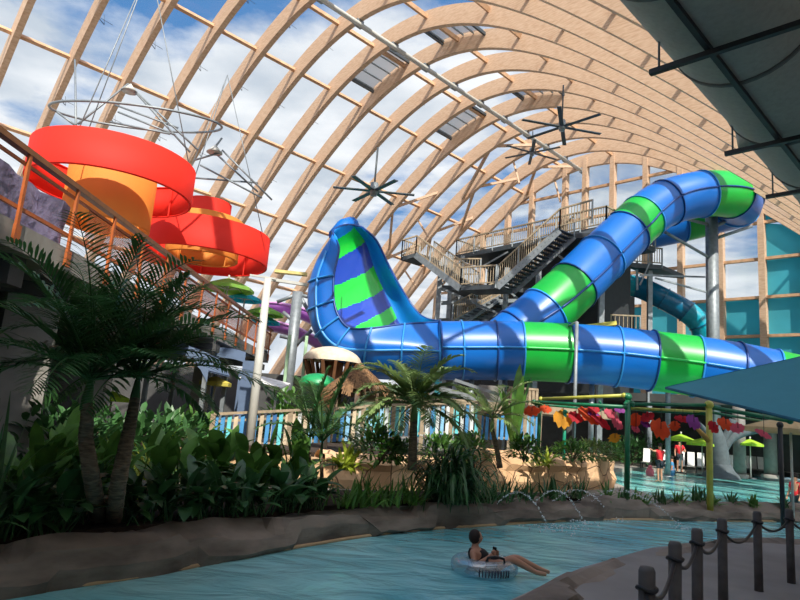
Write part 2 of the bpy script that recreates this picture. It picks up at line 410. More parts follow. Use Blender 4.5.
# ------------------------------------------------------------------ ground and water
FAR = [(-12, -1.0), (-7.2, 2.2), (-5.2, 4.8), (-3.72, 6.75), (-2.69, 7.98), (-1.59, 9.71), (.34, 12.21), (2.51, 14.03), (5.33, 16.12), (8.48, 17.55), (12.26, 19.26), (18, 21.6), (26, 24)]
NEAR = [(-1.6, -3), (-1.0, 2.2), (.2, 4.9), (1.35, 6.77), (2.59, 8.57), (4.28, 10.51), (6.14, 11.96), (8.14, 12.81), (12, 14.2), (18, 16.5)]
m = MB(); m.prism([(-60, -3), (-60, 95), (70, 95), (70, -3)], -1.4, -1.2); tag(m.build('floor', dconc), kind='structure')
FL = [(x - .35, y + .42) for x, y in FAR[:10]] + [(8.3, 19.0), (8.2, 22), (9.5, 30), (14.2, 37.4), (31, 47), (60, 60), (60, 90), (-58, 90), (-58, -1)]
m = MB(); m.prism(FL, -1.19, 0); tag(m.build('floor', deckm), kind='structure')
m = MB(); m.prism(NEAR + [(18, -3)], -1.19, 0); tag(m.build('floor', paving), kind='structure')
def sheet(poly, z, name, m_, label):
    m = MB(); n = len(poly); m.prism(poly, z - .5, z); o = m.build(name, m_); tag(o, label, 'water', kind='stuff'); return o
sheet([(-12, -2.9), (-12, -1), (-8, 2.5), (-5.5, 5), (-3.9, 7), (-2.9, 8.2), (-1.8, 9.9), (.1, 12.4), (2.3, 14.2), (5.2, 16.4), (8.4, 17.8), (12.1, 19.5), (18, 21.8), (26, 24.2), (26, 17), (12, 13.5), (6, 11.5), (2, 7), (-.8, 2.5), (-1.4, -2.9)], -.35, 'river_water', river_m, 'rippled teal water of the lazy river in the foreground')
sheet([(7.9, 18.2), (12.1, 19.9), (18, 22.2), (26, 24.6), (45, 32), (40, 53), (14.2, 37.8), (9.2, 30), (7.9, 22)], -.18, 'pool_water', pool_m, 'pale turquoise water of the shallow pool beyond the river')

m = MB(); rows = []
for i in range(73):
    q = PI * 2 * i / 72; h = 13 + 5 * noise.noise(V((i * .35, 0, 3))); rows.append([V((170 * math.cos(q), 170 * math.sin(q) + 30, -2)), V((185 * math.cos(q), 185 * math.sin(q) + 30, h)), V((230 * math.cos(q), 230 * math.sin(q) + 30, h * .8))])
m.grid(rows); tag(m.build('hills', mat('wooded_hills', '4c5f3e', .95, var=.25, scale=.08, bump=.4)), 'wooded hills beyond the glass', 'hills', kind='structure')

def rim(path, w, z0, z1, name, mt, label, seed, amp=.14, cat='rock wall', hs=1.0, side=1, top=.05):
    P = smooth([V((p[0], p[1], 0)) for p in path], 14); m = MB(); rows = []; L = 0
    for i, p in enumerate(P):
        d = (P[min(i + 1, len(P) - 1)] - P[max(i - 1, 0)]).normalized(); n = V((-d.y, d.x, 0)) * side
        if i: L += (P[i] - P[i - 1]).length
        prof = [(0, z0), (-.04, z0 + (z1 - z0) * .35), (.02, z0 + (z1 - z0) * .6), (-.05, z0 + (z1 - z0) * .85), (.03, z1), (w * .3, z1 + top), (w * .6, z1 + top), (w * .85, z1), (w, z1 - .1), (w, z0)]
        row = []
        for j, (a, z) in enumerate(prof):
            q = V((L * .9, a * 2 + seed, z * 2.2)); nn = noise.noise(q) + .5 * noise.noise(q * 2.7)
            blk = noise.cell(V((L * .55 + j * .13, seed, j // 3)))
            zz = z + (nn * amp * .7 + (blk - .5) * amp * .8 * hs if 3 <= j <= 7 else 0)
            row.append(p + n * (a + (nn * amp * .6 + (blk - .5) * amp * .5 if 0 < j < 8 else 0)) + V((0, 0, zz)))
        rows.append(row)
    m.grid(rows, 0, False, False)
    return tag(m.build(name, mt), label, cat)
rim(FAR, .8, -1.1, .05, 'rock_wall', rock, 'long brown sculpted rock wall along the far bank of the river', 2)
fw_ = bpy.data.objects['rock_wall']
m = MB(); m.tube([p + V((.02, -.03, -.335)) for p in smooth([V((a, b, 0)) for a, b in FAR], 14)], .035, 6); m.build('waterline_ledge', sand, fw_)
rim([(x + .06, y - .05) for x, y in NEAR], .5, -1.1, .05, 'rock_edge', rock, 'low flat-topped rock edging along the near bank beside the roped path', 9, amp=.08, cat='rock edging', side=-1, top=.03)
# sandstone terrace walls
a1 = [gz(x, y, 0) for x, y in [(322, 488), (400, 492), (470, 492), (550, 492), (618, 490)]]
w2 = [(-3.2, 13.5)] + [(p.x, p.y) for p in a1]
rim([(a1[0].x, a1[0].y), (a1[1].x, a1[1].y + .3), (a1[2].x, a1[2].y + .6)], .9, -.1, .78, 'stone_wall', flag, 'sunlit tan flagstone terrace wall behind the drooping dark bush', 20, amp=.1, cat='stone wall')
rim([(a1[2].x + .1, a1[2].y + .3), (a1[3].x, a1[3].y), (a1[4].x - .5, a1[4].y), (a1[4].x + .2, a1[4].y + 1.2), (a1[4].x + .1, a1[4].y + 3.5)], 1.0, -.1, .98, 'stone_wall', flag, 'tan cracked-stone planter wall ending at the pool edge', 31, amp=.1, cat='stone wall')
m = MB(); m.prism([(a1[0].x - 6, a1[0].y + 2.2), (a1[0].x + .2, a1[0].y + .8), (a1[1].x, a1[1].y + 1), (a1[2].x, a1[2].y + 1.2), (a1[3].x, a1[3].y + .8), (a1[4].x - .6, a1[4].y + .8), (a1[4].x - .4, a1[4].y + 3.5), (a1[2].x, a1[2].y + 5.5), (a1[0].x - 6, a1[0].y + 6)], .01, .72)
tag(m.build('terrace_bed', soil), 'raised soil bed on the terrace behind the stone walls', 'soil', kind='stuff')
pA, pB = at(150, 474, 15.2), at(332, 478, 15.5)
m = MB(); m.prism([(pA.x, pA.y), (pB.x, pB.y), (pB.x, pB.y + .35), (pA.x, pA.y + .35)], .0, .62); tag(m.build('rendered_wall', sand), 'sunlit beige rendered retaining wall under the coloured slat fence', 'wall')
# planting bed between the river wall and the terraces
bed = [(FAR[2][0] - .5, FAR[2][1] + .6), (FAR[3][0] - .5, FAR[3][1] + .5), (-3.1, 8.4), (-2.05, 10.1), (-.1, 12.7), (2.2, 14.6), (5.1, 16.8), (5.1, 17.6), (-1.2, 13.9), (-3.5, 13), (-9, 12.5), (-9, 6)]
m = MB(); m.prism(bed, .005, .1); tag(m.build('planting_bed', soil), 'dark soil of the planting bed above the river wall', 'soil', kind='stuff')

# ------------------------------------------------------------------ the big raft slide
R_T = 1.36
sr_ = thing('water_slide', at(600, 430, 30), 'huge blue and green tube slide with an upswept checked wall at its left end', 'water slide')
def slide_run(ctrl, R, parent, nm, n=10, mats_=None, flange_side=True, res=28, dark_flange=False):
    P = [at(*c[:3]) for c in ctrl]; segs = spline(P, n)
    for i, sg in enumerate(segs):
        key = ctrl[i][3]; mt = {'b': blue, 'g': green, 't': teal, 'd': dteal, 'p': purple}[key]
        m = MB(); r = R if not isinstance(R, (list, tuple)) else R[i]
        m.tube(sg, r, res, cap=False); m.tube(sg, r - .05, res, cap=False)
        o = m.build('tube_section', mt, parent)
        m = MB()
        d = (sg[1] - sg[0]).normalized(); m.tube([sg[0] - d * .035, sg[0] + d * .035], r + .07, res)
        m.build('joint_ring', ring_m if key in 'bg' and i % 2 == 0 else flange if key in 'bg' else dteal, o)
        if flange_side:
            for s in (-1, 1):
                pts = []
                for j, p in enumerate(sg):
                    dd = (sg[min(j + 1, n)] - sg[max(j - 1, 0)]).normalized(); sd = dd.cross(V((0, 0, 1))).normalized() * s
                    pts.append(p + sd * (r + .03))
                m = MB(); m.tube(pts, .055, 6); m.build('side_flange', ring_m if dark_flange else flange if key == 'b' else gflange if key == 'g' else dteal, o)
            pts = []
    return P
low = [(440, 350.5, 29, 'b'), (461, 350.5, 29, 'b'), (495, 350.5, 29, 'b'), (521, 351, 28.9, 'g'), (568, 353, 28.8, 'b'), (616, 356.5, 28.7, 'b'), (651, 360.5, 28.5, 'g'), (695, 366, 28.3, 'b'), (735, 372.5, 28, 'b'), (772, 380, 27.8, 'g'), (806, 388, 27.4, 'b'), (845, 397, 27, 'b')]
slide_run(low, R_T, sr_, 'low')
up = [(640, 230, 40.5, 'b'), (680, 222, 40.5, 'g'), (712, 214, 40.1, 'b'), (737, 206, 38.3, 'b'), (732, 195.5, 36.5, 'g'), (702, 194, 35.6, 'b'), (666, 203, 35.2, 'b'), (643, 218, 34.7, 'g'), (626, 233.5, 34.1, 'b'), (601, 258, 33.2, 'b'), (573, 286, 32.2, 'g'), (545, 312, 31.5, 'b'), (518, 334, 31.2, 'b'), (495, 352, 31.0, 'b')]
slide_run(up, R_T + .02, sr_, 'up', dark_flange=True)
# upswept wall
ST = [[(336, 238, 29.0), (333, 231, 29.2), (342, 226, 29.6), (352, 225, 30.0), (362, 227, 30)],
      [(339, 250, 28.2), (327, 251, 28.6), (322, 254, 29.4), (362, 243, 30.9), (376, 240, 30.2)],
      [(334, 275, 27.9), (318, 278, 28.3), (313, 282, 29.3), (370, 271, 31.2), (387, 262, 30.4)],
      [(334, 300, 27.7), (317, 306, 28.0), (313, 310, 29.2), (380, 296, 31.2), (398, 283, 30.4)],
      [(339, 317, 27.5), (322, 330, 27.7), (322, 336, 28.9), (388, 314, 30.9), (409, 301, 30.4)],
      [(350, 328, 27.5), (338, 346, 27.5), (343, 362, 28.8), (394, 326, 30.8), (418, 313, 30.2)],
      [(372, 328, 27.8), (366, 350, 27.5), (368, 377, 28.8), (405, 338, 30.6), (425, 318, 30.0)],
      [(405, 324, 28.3), (402, 350, 27.6), (402, 380, 29.0), (420, 346, 30.5), (431, 320, 29.6)],
      [(440, 322, 29.0), (440, 351, 27.67), (440, 379.5, 29.0), (440, 351, 30.33), (440, 321.5, 29.0)]]
ST = [[at(*q) for q in row] for row in ST]
NV, NS = 18, 24
cs = [sum([sg[:-1] for sg in spline(r, NV)], []) + [r[-1]] for r in ST]
ncol = len(cs[0]); full = []
for j in range(ncol):
    full.append(smooth([c[j] for c in cs], NS))
surf = [[full[j][i] for j in range(ncol)] for i in range(len(full[0]))]      # rows along the slide
def nrm(i, j):
    a = surf[min(i + 1, len(surf) - 1)][j] - surf[max(i - 1, 0)][j]; b = surf[i][min(j + 1, ncol - 1)] - surf[i][max(j - 1, 0)]
    n = a.cross(b); return n.normalized() if n.length > 1e-9 else V((0, 0, 1))
cen = [sum(r, V((0, 0, 0))) / ncol for r in surf]
inner = []
for i in range(len(surf)):
    row = []
    for j in range(ncol):
        n = nrm(i, j)
        if n.dot(cen[i] - surf[i][j]) < 0 and abs(n.dot((cen[i] - surf[i][j]).normalized())) > .15: n = -n
        elif n.dot(cen[i] - surf[i][j]) < 0: n = -n
        row.append(surf[i][j] + n * .07)
    inner.append(row)
m = MB(); m.grid(surf)
m.grid([[surf[i][0] for i in range(len(surf))], [inner[i][0] for i in range(len(surf))]])
m.grid([[surf[i][-1] for i in range(len(surf))], [inner[i][-1] for i in range(len(surf))]])
m.grid([surf[0], inner[0]])
shell = m.build('wall_shell', blue, sr_)
m = MB(); mi_fn = []
m.v = [p for r in inner for p in r]
for i in range(len(inner) - 1):
    for j in range(ncol - 1):
        m.f.append((i * ncol + j, (i + 1) * ncol + j, (i + 1) * ncol + j + 1, i * ncol + j + 1)); m.sm.append(True)
        v = j / (ncol - 1); s_ = i / NS + (v - .6) * 2.2
        if .50 < v < .78 and 0.4 < s_ < 7.2:
            q = int((s_ - .4) // .92); m.mi.append(1 if q % 2 == 0 else 2)
        else: m.mi.append(0)
m.build('checked_lining', [lblue, bgreen, navy], sr_)
for i in range(2, 9):
    row = surf[i * NS if i < 8 else -1]; jj = [p + (p - cen[i * NS if i < 8 else -1]).normalized() * .05 for p in row[:int(ncol * .72)]]
    m = MB(); m.tube(jj, .05, 6); m.build('shell_rib', flange, shell)
m = MB(); m.tube([surf[i][NV] + (surf[i][NV] - cen[i]).normalized() * .04 for i in range(NS, len(surf))], .06, 6); m.build('side_flange', flange, shell)
m = MB(); m.tube([surf[i][0] for i in range(0, len(surf))], .05, 6); m.tube([surf[i][-1] for i in range(0, len(surf))], .06, 6); m.tube(surf[0], .07, 6); m.build('rim', ring_m, shell)
# small platform tops bolted at the back of the wall tip
m = MB(); m.tube([at(337, 238, 30.6), at(345, 228, 31), at(352, 226, 31.4)], .5, 12); m.build('back_stiffener', blue, sr_)

def column(name, px, y0, Y, r, mt, label, ztop=None, px2=None, cat='column', z0=0.0, arms=()):
    top = at(px, y0, Y); bot = V((top.x, top.y, z0))
    rt = thing(name, bot, label, cat)
    m = MB(); m.tube([bot, top], r, 16); m.build('shaft', mt, rt)
    m = MB(); m.lathe(bot, [(0, .04), (r * 1.8, .04), (r * 1.8, 0)], 16); m.build('base_plate', mt, rt)
    for a, b, w in arms:
        m = MB(); m.tube([at(*a), at(*b)], w, 8); m.build('arm', mt, rt)
    return rt
column('support_column', 711.5, 214, 38, .37, steel, 'thick grey steel column holding the top bend of the big slide', arms=[((710, 225, 38), (663, 213, 36.3), .1), ((710, 258, 38), (665, 232, 36), .09), ((712, 228, 38), (741, 213, 38.6), .12), ((711, 240, 38), (752, 226, 37.5), .1)])
column('support_post', 577, 322, 27.0, .075, steel, 'slim pale post standing in front of the horizontal blue tube', arms=[((577, 322, 27.0), (566, 327, 28.5), .05)])
for px, y, Y, lab in [(472, 376, 29, 'below the left bend of the tube'), (505, 378, 29.2, 'behind the banana plant'), (530, 378, 29, 'near the wooden crate'), (592, 382, 29, 'right of the slim pale post'), (668, 391, 31, 'behind the hanging leaves')]:
    column('support_post', px, y, Y, .12, steel, 'short grey steel post under the horizontal tube, ' + lab)

# teal slide, purple slide
ts = thing('water_slide', at(660, 430, 42), 'narrow teal tube slide curving down behind the thick grey column', 'water slide')
slide_run([(592, 282, 42, 't'), (612, 283, 42, 't'), (638, 287, 41.6, 'd'), (664, 299, 41, 'd'), (687, 312, 40.6, 't'), (701, 325, 40.4, 't'), (705, 341, 40.6, 't')], .72, ts, 't', flange_side=False, res=18)
for k, (pts, lab) in enumerate([([(262, 304, 34), (280, 305, 34), (298, 309, 34), (322, 320, 34.5), (345, 334, 35)], 'upper pink and purple slide trough behind the white lamp post'), ([(268, 322, 33), (284, 325, 33), (303, 331, 33), (326, 343, 33), (350, 356, 34)], 'lower purple slide trough beside the left grey pylon')]):
    P = smooth([at(*p) for p in pts], 6); rt = thing('water_slide', P[0] - V((0, 0, 1)), lab, 'water slide'); rows = []
    for i, p in enumerate(P):
        d = (P[min(i + 1, len(P) - 1)] - P[max(i - 1, 0)]).normalized(); sd = d.cross(V((0, 0, 1))).normalized(); u = sd.cross(d)
        rows.append([p + sd * (.62 * math.cos(q)) + u * (.5 * math.sin(q)) for q in [PI + .0 + PI * w / 10 for w in range(11)]] + [p + sd * (.56 * math.cos(q)) + u * (.44 * math.sin(q)) for q in [2 * PI - PI * w / 10 for w in range(11)]])
    m = MB(); m.grid(rows, closed=True); m.build('trough', purple, rt)
    m = MB(); m.tube([r[0] for r in rows], .07, 8); m.tube([r[10] for r in rows], .07, 8); m.build('rolled_edge', mat('slide_pink', 'e2a6df', .3), rt)

# ------------------------------------------------------------------ stair tower
tw = thing('stair_tower', V((8, 38, 0)), 'grey steel stair tower with zigzag flights and slatted railings behind the slide', 'stair tower')
def rail(P, Q, parent, h=1.1, gap=.16, mt=timber, nm='railing', mid=steel):
    m = MB(); L = (Q - P).length; n = max(2, int(L / gap)); up_ = V((0, 0, 1))
    m.bar(P + up_ * h, Q + up_ * h, .1, .08); m.bar(P + up_ * .12, Q + up_ * .12, .06, .06)
    for i in range(n + 1):
        p = P + (Q - P) * (i / n); m.bar(p + up_ * .1, p + up_ * h, .035, .05)
    o = m.build(nm, mt, parent)
    m = MB(); k = max(1, int(L / 1.5))
    for i in range(k + 1):
        p = P + (Q - P) * (i / k); m = MB(); m.bar(p - up_ * .2, p + up_ * (h + .04), .08, .08); m.build('rail_post', mid, o)
    return o
def deck_part(c4, th, nm, parent, mt=dsteel):
    m = MB(); n = len(c4)
    m.add([p for p in c4] + [p - V((0, 0, th)) for p in c4], [tuple(range(n)), tuple(range(n, 2 * n))[::-1]] + [(i, n + i, n + (i + 1) % n, (i + 1) % n) for i in range(n)])
    return m.build(nm, mt, parent)
def flight(P, Q, wv, parent):      # stringers, treads and railings between two landings
    m = MB(); n = int(abs(Q.z - P.z) / .18)
    for o in (V((0, 0, 0)), wv): m.bar(P + o - V((0, 0, .15)), Q + o - V((0, 0, .15)), .1, .38)
    f = m.build('stair_flight', steel, parent)
    m = MB()
    for i in range(n): 
        p = P + (Q - P) * ((i + .5) / n) + wv * .5
        ang = math.atan2(wv.y, wv.x)
        m.box(p, (wv.length, .3, .05), ang)
    m.build('tread', dsteel, f)
    rail(P, Q, f); rail(P + wv, Q + wv, f)
    return f
ZP = 13.2
A_ = gz(456, 255, ZP); B_ = gz(541, 238, ZP); C_ = gz(606, 225, ZP)
ax = (C_ - A_).normalized(); pn = V((-ax.y, ax.x, 0)); pn = pn if pn.y > 0 else -pn
D4 = [A_, C_, C_ + pn * 5.5, A_ + pn * 5.5]
deck_part(D4, .3, 'upper_platform', tw)
pf = D4
rail(A_, C_, tw); rail(A_ + pn * 5.5, C_ + pn * 5.5, tw); rail(A_, A_ + pn * 5.5, tw); rail(C_, C_ + pn * 1.5, tw)
m = MB(); q1 = [A_ + ax * 1.0 + pn * 2.2, C_ - ax * 1.5 + pn * 2.2, C_ - ax * 1.5 + pn * 5.3, A_ + ax * 1.0 + pn * 5.3]
m.prism([(p.x, p.y) for p in q1], 4.0, ZP - .32); m.build('dark_infill', mat('dark_infill_grey', '2b2e31', .8), tw)  # dark box added to darken the space beneath the upper platform
# front landings and flights, one stair width in front of the platform
wv = -pn * 1.5
La = at(419, 262, 39.5); Lb = at(433, 258, 39.2); Lc = at(478, 291, 36.5); Ld = at(513, 286, 35.3)
deck_part([La, Lb, Lb + wv, La + wv], .25, 'landing', tw); rail(La + wv, Lb + wv, tw); rail(La, La + wv, tw)
Lb2 = V((Lb.x, Lb.y, La.z)); Ld.z = Lc.z
flight(Lb, Lc, wv, tw); deck_part([Lc, Ld, Ld + wv, Lc + wv], .25, 'landing', tw); rail(Lc + wv, Ld + wv, tw)
Le = at(574, 234, 33.9); Le2 = at(606, 226, 33.0)
flight(Ld, Le, wv * .9, tw); deck_part([Le, V((Le2.x, Le2.y, Le.z)), C_ + V((0, 0, 0)), Le + pn * 1.5], .25, 'landing', tw)
rail(Le + wv * .9, Le2 + wv * .9, tw)
# structure below
for px, y, Y in [(441, 262, 38), (463, 256, 42), (507, 268, 36.5), (540, 238, 37.2), (603, 226, 34.8), (452, 256, 45), (520, 250, 43), (650, 240, 40)]:
    t = at(px, y, Y); m = MB(); m.bar((t.x, t.y, 0), t, .28, .28); m.build('tower_column', steel, tw)
def lvl(px, y, Y, z=None): return at(px, y, Y)
for (p1, p2, dz, dep) in [((438, 318, 39), (540, 322, 37), .3, 5.0), ((590, 332, 37), (640, 332, 36.5), .3, 4.5), ((625, 262, 39.5), (662, 262, 39.5), .3, 3), ((437, 285, 40), (540, 290, 38.5), .3, 5)]:
    P, Q = at(*p1), at(*p2); Q.z = P.z
    deck_part([P, Q, Q + pn * dep, P + pn * dep], dz, 'lower_platform', tw, dsteel)
P, Q = at(590, 332, 37), at(640, 332, 36.5); Q.z = P.z; rail(P, Q, tw, gap=.22)
P, Q = at(625, 262, 39.5), at(662, 262, 39.5); Q.z = P.z; rail(P, Q, tw)
P, Q = at(452, 276, 38), at(480, 276, 38); rail(P, Q, tw)
for a, b, w in [((441, 285, 38), (463, 258, 41), .08), ((480, 268, 40), (508, 252, 39), .1), ((441, 288, 38), (508, 318, 37), .12), ((507, 290, 37), (545, 320, 37), .1), ((545, 245, 37), (603, 290, 36), .12), ((455, 330, 37), (500, 300, 38), .14), ((470, 300, 39), (560, 312, 38), .2), ((441, 303, 38.5), (545, 300, 38), .22), ((637, 262, 40), (637, 290, 40), .12), ((650, 262, 39), (640, 285, 39), .08), ((540, 330, 36), (600, 270, 36), .14), ((640, 275, 38), (705, 277, 39), .1), ((655, 278, 38), (706, 292, 38), .1)]:
    m = MB(); m.bar(at(*a), at(*b), w, w); m.build('brace', steel, tw)
P, Q = at(452, 322, 37), at(500, 296, 38.5); flight(P, Q, pn * 1.3, tw)
P, Q = at(546, 318, 36), at(592, 285, 36.5); flight(P, Q, pn * 1.3, tw)
# enclosed back of the lower tower
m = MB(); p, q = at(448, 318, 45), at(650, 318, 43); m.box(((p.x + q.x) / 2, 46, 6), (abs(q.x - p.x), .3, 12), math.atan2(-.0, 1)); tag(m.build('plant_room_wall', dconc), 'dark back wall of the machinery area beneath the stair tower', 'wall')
m = MB(); m.bar(at(583, 327, 34), at(616, 323, 34), .22, .22); tag(m.build('yellow_beam', mat('yellow_paint', 'd9c85a', .5)), 'yellow beam beneath the descending tube, left of the railing', 'beam')
# timber deck and gear under the horizontal tube
zd = at(500, 402, 23).z
P, Q = at(420, 401, 24), at(560, 407, 23)
m = MB(); m.box(((P.x + Q.x) / 2, 25, zd - .15), (9.5, 3.4, .28)); tag(m.build('timber_deck', timber), 'raised timber deck edge seen behind the blue slats, under the tube', 'deck')
m = MB(); m.bar(at(425, 384, 25), at(520, 412, 24.3), .16, .2); m.bar(at(455, 380, 25.5), at(500, 395, 25), .12, .12); tag(m.build('sloping_beam', steel), 'pale sloping steel beam below the tube, left of the wooden crate', 'beam')
cr_ = thing('wooden_crate', at(521, 407, 24.2), 'slatted wooden crate standing under the blue tube', 'crate')
c0 = at(521, 407, 24.2)
m = MB(); m.box(c0 + V((0, 0, .33)), (1.0, .6, .62)); m.build('box', mat('crate_core', '6b5a45', .8), cr_)
m = MB()
for i in range(8): m.box(c0 + V((-.5 + (i + .5) * .135, -.33, .35)), (.1, .04, .7))
m.box(c0 + V((0, -.34, .68)), (1.1, .06, .08)); m.build('slat', timber, cr_)
m = MB(); p = at(490, 400, 26); zt_ = at(490, 386, 26).z; m.box((p.x, p.y, zt_ / 2), (1.0, .7, zt_)); tag(m.build('concrete_pier', mat('grey_pillar', '77746f')), 'square concrete pier under the tube behind the palms', 'pier')

# ------------------------------------------------------------------ red and orange hanging drums
def band(c, r, z0, z1, th, n=64, tilt=None):
    m = MB(); m.lathe(c, [(r, z0), (r, z1), (r - th, z1), (r - th, z0), (r, z0)], n); return m
def drum(cpx, Y, bands, label, anchors):
    c = at(cpx[0], cpx[1], Y); rt = thing('hanging_drum', c, label, 'hanging fabric drum')
    for (dx, dy, r, z0, z1, mt, nm) in bands:
        b = band(c + V((dx, dy, 0)), r, z0, z1, .05).build(nm, mt, rt)
        m = MB()
        for z in (z0, z1): m = MB(); m.tube([c + V((dx + (r - .06) * math.cos(2 * PI * k / 40), dy + (r - .06) * math.sin(2 * PI * k / 40), z)) for k in range(40)], .03, 6, closed=True); m.build('hoop', mt, b)
        for k in range(8):
            t = 2 * PI * k / 8 + .3; m = MB(); m.bar(c + V((dx + (r - .1) * math.cos(t), dy + (r - .1) * math.sin(t), z0)), c + V((dx + (r - .1) * math.cos(t), dy + (r - .1) * math.sin(t), z1)), .05, .05); m.build('stiffener', mt, b)
    m = MB()
    R = bands[0][2]; zt = bands[0][4]
    for k in range(3):
        t = 2 * PI * k / 3 + .5; m.tube([c + V(((R - .1) * math.cos(t), (R - .1) * math.sin(t), zt)), V((c.x, c.y, c.z + 8))], .02, 5)
    m.build('suspension_cable', steel, rt)
    return rt
drum((114, 176), 20, [(0, 0, 2.55, -.6, .55, red, 'red_band'), (.0, -.0, 1.36, -1.75, .3, orange_f, 'orange_band')], 'larger red drum with a deep orange cylinder inside, above the walkway', 0)
drum((203, 247), 26, [(0, 0, 2.75, -.62, .62, red, 'red_band'), (0, 0, 1.55, .25, 1.2, orange_f, 'orange_band'), (0, 0, .95, 1.0, 1.95, red, 'upper_red_band'), (0, 0, 1.5, -.5, .2, orange_f, 'inner_orange_band')], 'smaller tiered red drum with orange and red rings stacked on top', 0)
# steel hoops and struts above the drums
h = thing('steel_hoop', at(130, 105, 21), 'thin steel hoop and struts hanging over the larger red drum', 'hoop')
m = MB(); c = at(138, 118, 21.5); m.tube([c + V((3.0 * math.cos(2 * PI * k / 48), 2.2 * math.sin(2 * PI * k / 48), .55 * math.sin(2 * PI * k / 48))) for k in range(48)], .045, 6, closed=True); m.build('hoop', steel, h)
m = MB()
for a, b in [((128, 84, 22), (78, 124, 21)), ((128, 84, 22), (190, 152, 22)), ((134, 90, 22), (198, 150, 22)), ((115, 105, 22), (178, 128, 22)), ((118, 112, 21.5), (175, 135, 21.5)), ((57, 112, 21), (76, 126, 21)), ((213, 150, 22), (222, 138, 22)), ((195, 160, 22), (222, 152, 22)), ((214, 152, 23), (258, 192, 24)), ((200, 165, 23), (262, 198, 24)), ((195, 178, 23), (258, 183, 24)), ((222, 150, 23), (272, 200, 24)), ((75, 60, 24), (76, 125, 21)), ((110, 122, 21), (170, 134, 21))]:
    m.tube([at(*a), at(*b)], .04, 5)
m.build('strut', steel, h)
for px, y in ((130, 88), (215, 149)):
    m = MB(); q = at(px, y, 22); m.lathe(q, [(0, .2), (.12, .05), (.3, -.15), (0, -.15)], 10); m.build('spotlight', wsteel, h)

# ------------------------------------------------------------------ upper walkway on the left
XW = -6.0
wd = thing('upper_walkway', V((XW - 5, 15, 3.8)), 'raised concrete walkway on the left with orange railing', 'walkway')
m = MB(); m.box((XW - 7, 15.5, 4.0), (14, 29, .42)); m.build('slab', conc, wd)
m = MB()
for y in range(2, 30, 4): m.box((XW - 7, y, 3.55), (13.6, .4, .5))
m.build('slab_beam', dconc, wd)
m = MB(); m.bar((XW + .02, 1, 5.32), (XW + .02, 30, 5.32), .14, .09); m.build('handrail', brail, wd)
m = MB(); m.bar((XW + .02, 1, 4.42), (XW + .02, 30, 4.42), .05, .06); m.bar((XW + .02, 1, 5.12), (XW + .02, 30, 5.12), .04, .05); m.build('lower_rail', copper, wd)
m = MB()
for i in range(20):
    z = 4.48 + i * .032; m.bar((XW + .0, 11.5, z), (XW, 30, z), .012, .016)
m.build('wire_infill', copper, wd)
y = 1.6
while y < 30:
    m = MB(); m.bar((XW + .06, y, 3.95), (XW + .06, y + .0, 5.3), .045, .07); m.box((XW + .08, y, 4.0), (.05, .15, .28)); m.build('rail_post', copper, wd)
    y += 1.55
m = MB(); rs = random.Random(5)
for k in range(3):
    rows = []
    for i in range(26):
        yy = 1 + i * .42; rows.append([V((XW - .35 - k * .5 + .09 * math.sin(yy * 7 + k) + .05 * math.sin(yy * 17), yy, 4.22 + j * (.9 + .12 * k) / 5)) + V((.04 * math.sin(j + yy * 3), 0, 0)) for j in range(6)])
    m.grid(rows)
tag(m.build('draped_sheet', mat('plastic_sheet', '8e86a6', .35, var=.15, scale=6, bump=.5)), 'crumpled grey-purple plastic sheet draped behind the near walkway railing', 'plastic sheet')
# columns under the walkway
for x0, y0, w, d, rot, lab in [(-6.85, 11.8, .85, .75, .45, 'big pale concrete column rising behind the leaves at the far left'), (-7.2, 15.6, .55, .55, .2, 'grey concrete column half hidden by the left palm fronds'), (-6.3, 21, .5, .5, .1, 'grey concrete column between the palms and the blue canopy'), (-6.3, 28.6, .5, .5, 0, 'far grey concrete column at the end of the walkway')]:
    rt = thing('concrete_column', V((x0, y0, 0)), lab, 'column')
    m = MB(); m.box((x0, y0, 1.9), (w, d, 3.8), rot); m.build('shaft', conc, rt)
    m = MB(); m.box((x0, y0, 3.5), (w + .25, d + .25, .25), rot); m.build('capital', dconc, rt)
m = MB(); m.box((-15, 16, 1.9), (.4, 34, 3.8)); tag(m.build('wall_left', dconc), kind='structure')
m = MB(); m.box((-13, 34, 1.75), (22, .4, 3.5)); tag(m.build('wall_back', dconc), kind='structure')

# ------------------------------------------------------------------ market umbrellas
def umbrella(cx, cy, z_apex, r, drop, mt, label, pole_to, nseg=8, cat='umbrella', tiers=False, group=None, polem=wsteel):
    rt = thing('parasol', V((cx, cy, pole_to)), label, cat, group); m = MB(); rows = []
    for q, f in enumerate((0.02, .35, .7, 1.0)):
        rows.append([V((cx + r * f * math.cos(2 * PI * (k + .5) / nseg) * (1 if k % 1 == 0 else .9), cy + r * f * math.sin(2 * PI * (k + .5) / nseg), z_apex - drop * (f ** 1.15))) for k in range(nseg)])
    m.grid(rows, 0, False, True)
    m.grid([[p - V((0, 0, .03)) for p in rows[k]] for k in (3, 2, 1, 0)], 0, False, True)
    m.grid([[p for p in rows[3]], [p - V((0, 0, .12)) for p in rows[3]]], 0, False, True)
    m.build('canopy', mt, rt)
    m = MB(); m.tube([(cx, cy, pole_to), (cx, cy, z_apex - .02)], .035, 8); m.build('pole', polem, rt)
    m = MB()
    for k in range(nseg):
        e = rows[2][k]; m.tube([V((cx, cy, z_apex - drop * 1.2)), e - V((0, 0, .05))], .014, 5)
        m.tube([V((cx, cy, z_apex - .06)), rows[3][k] - V((0, 0, .06))], .014, 5)
    m.build('rib', polem, rt)
    m = MB(); m.lathe(V((cx, cy, z_apex)), [(0, .14), (.05, .1), (.03, 0)], 8); m.build('finial', polem, rt)
    m = MB(); m.lathe(V((cx, cy, pole_to)), [(0, .08), (.28, .06), (.28, 0)], 12); m.build('base', dsteel, rt)
    return rt
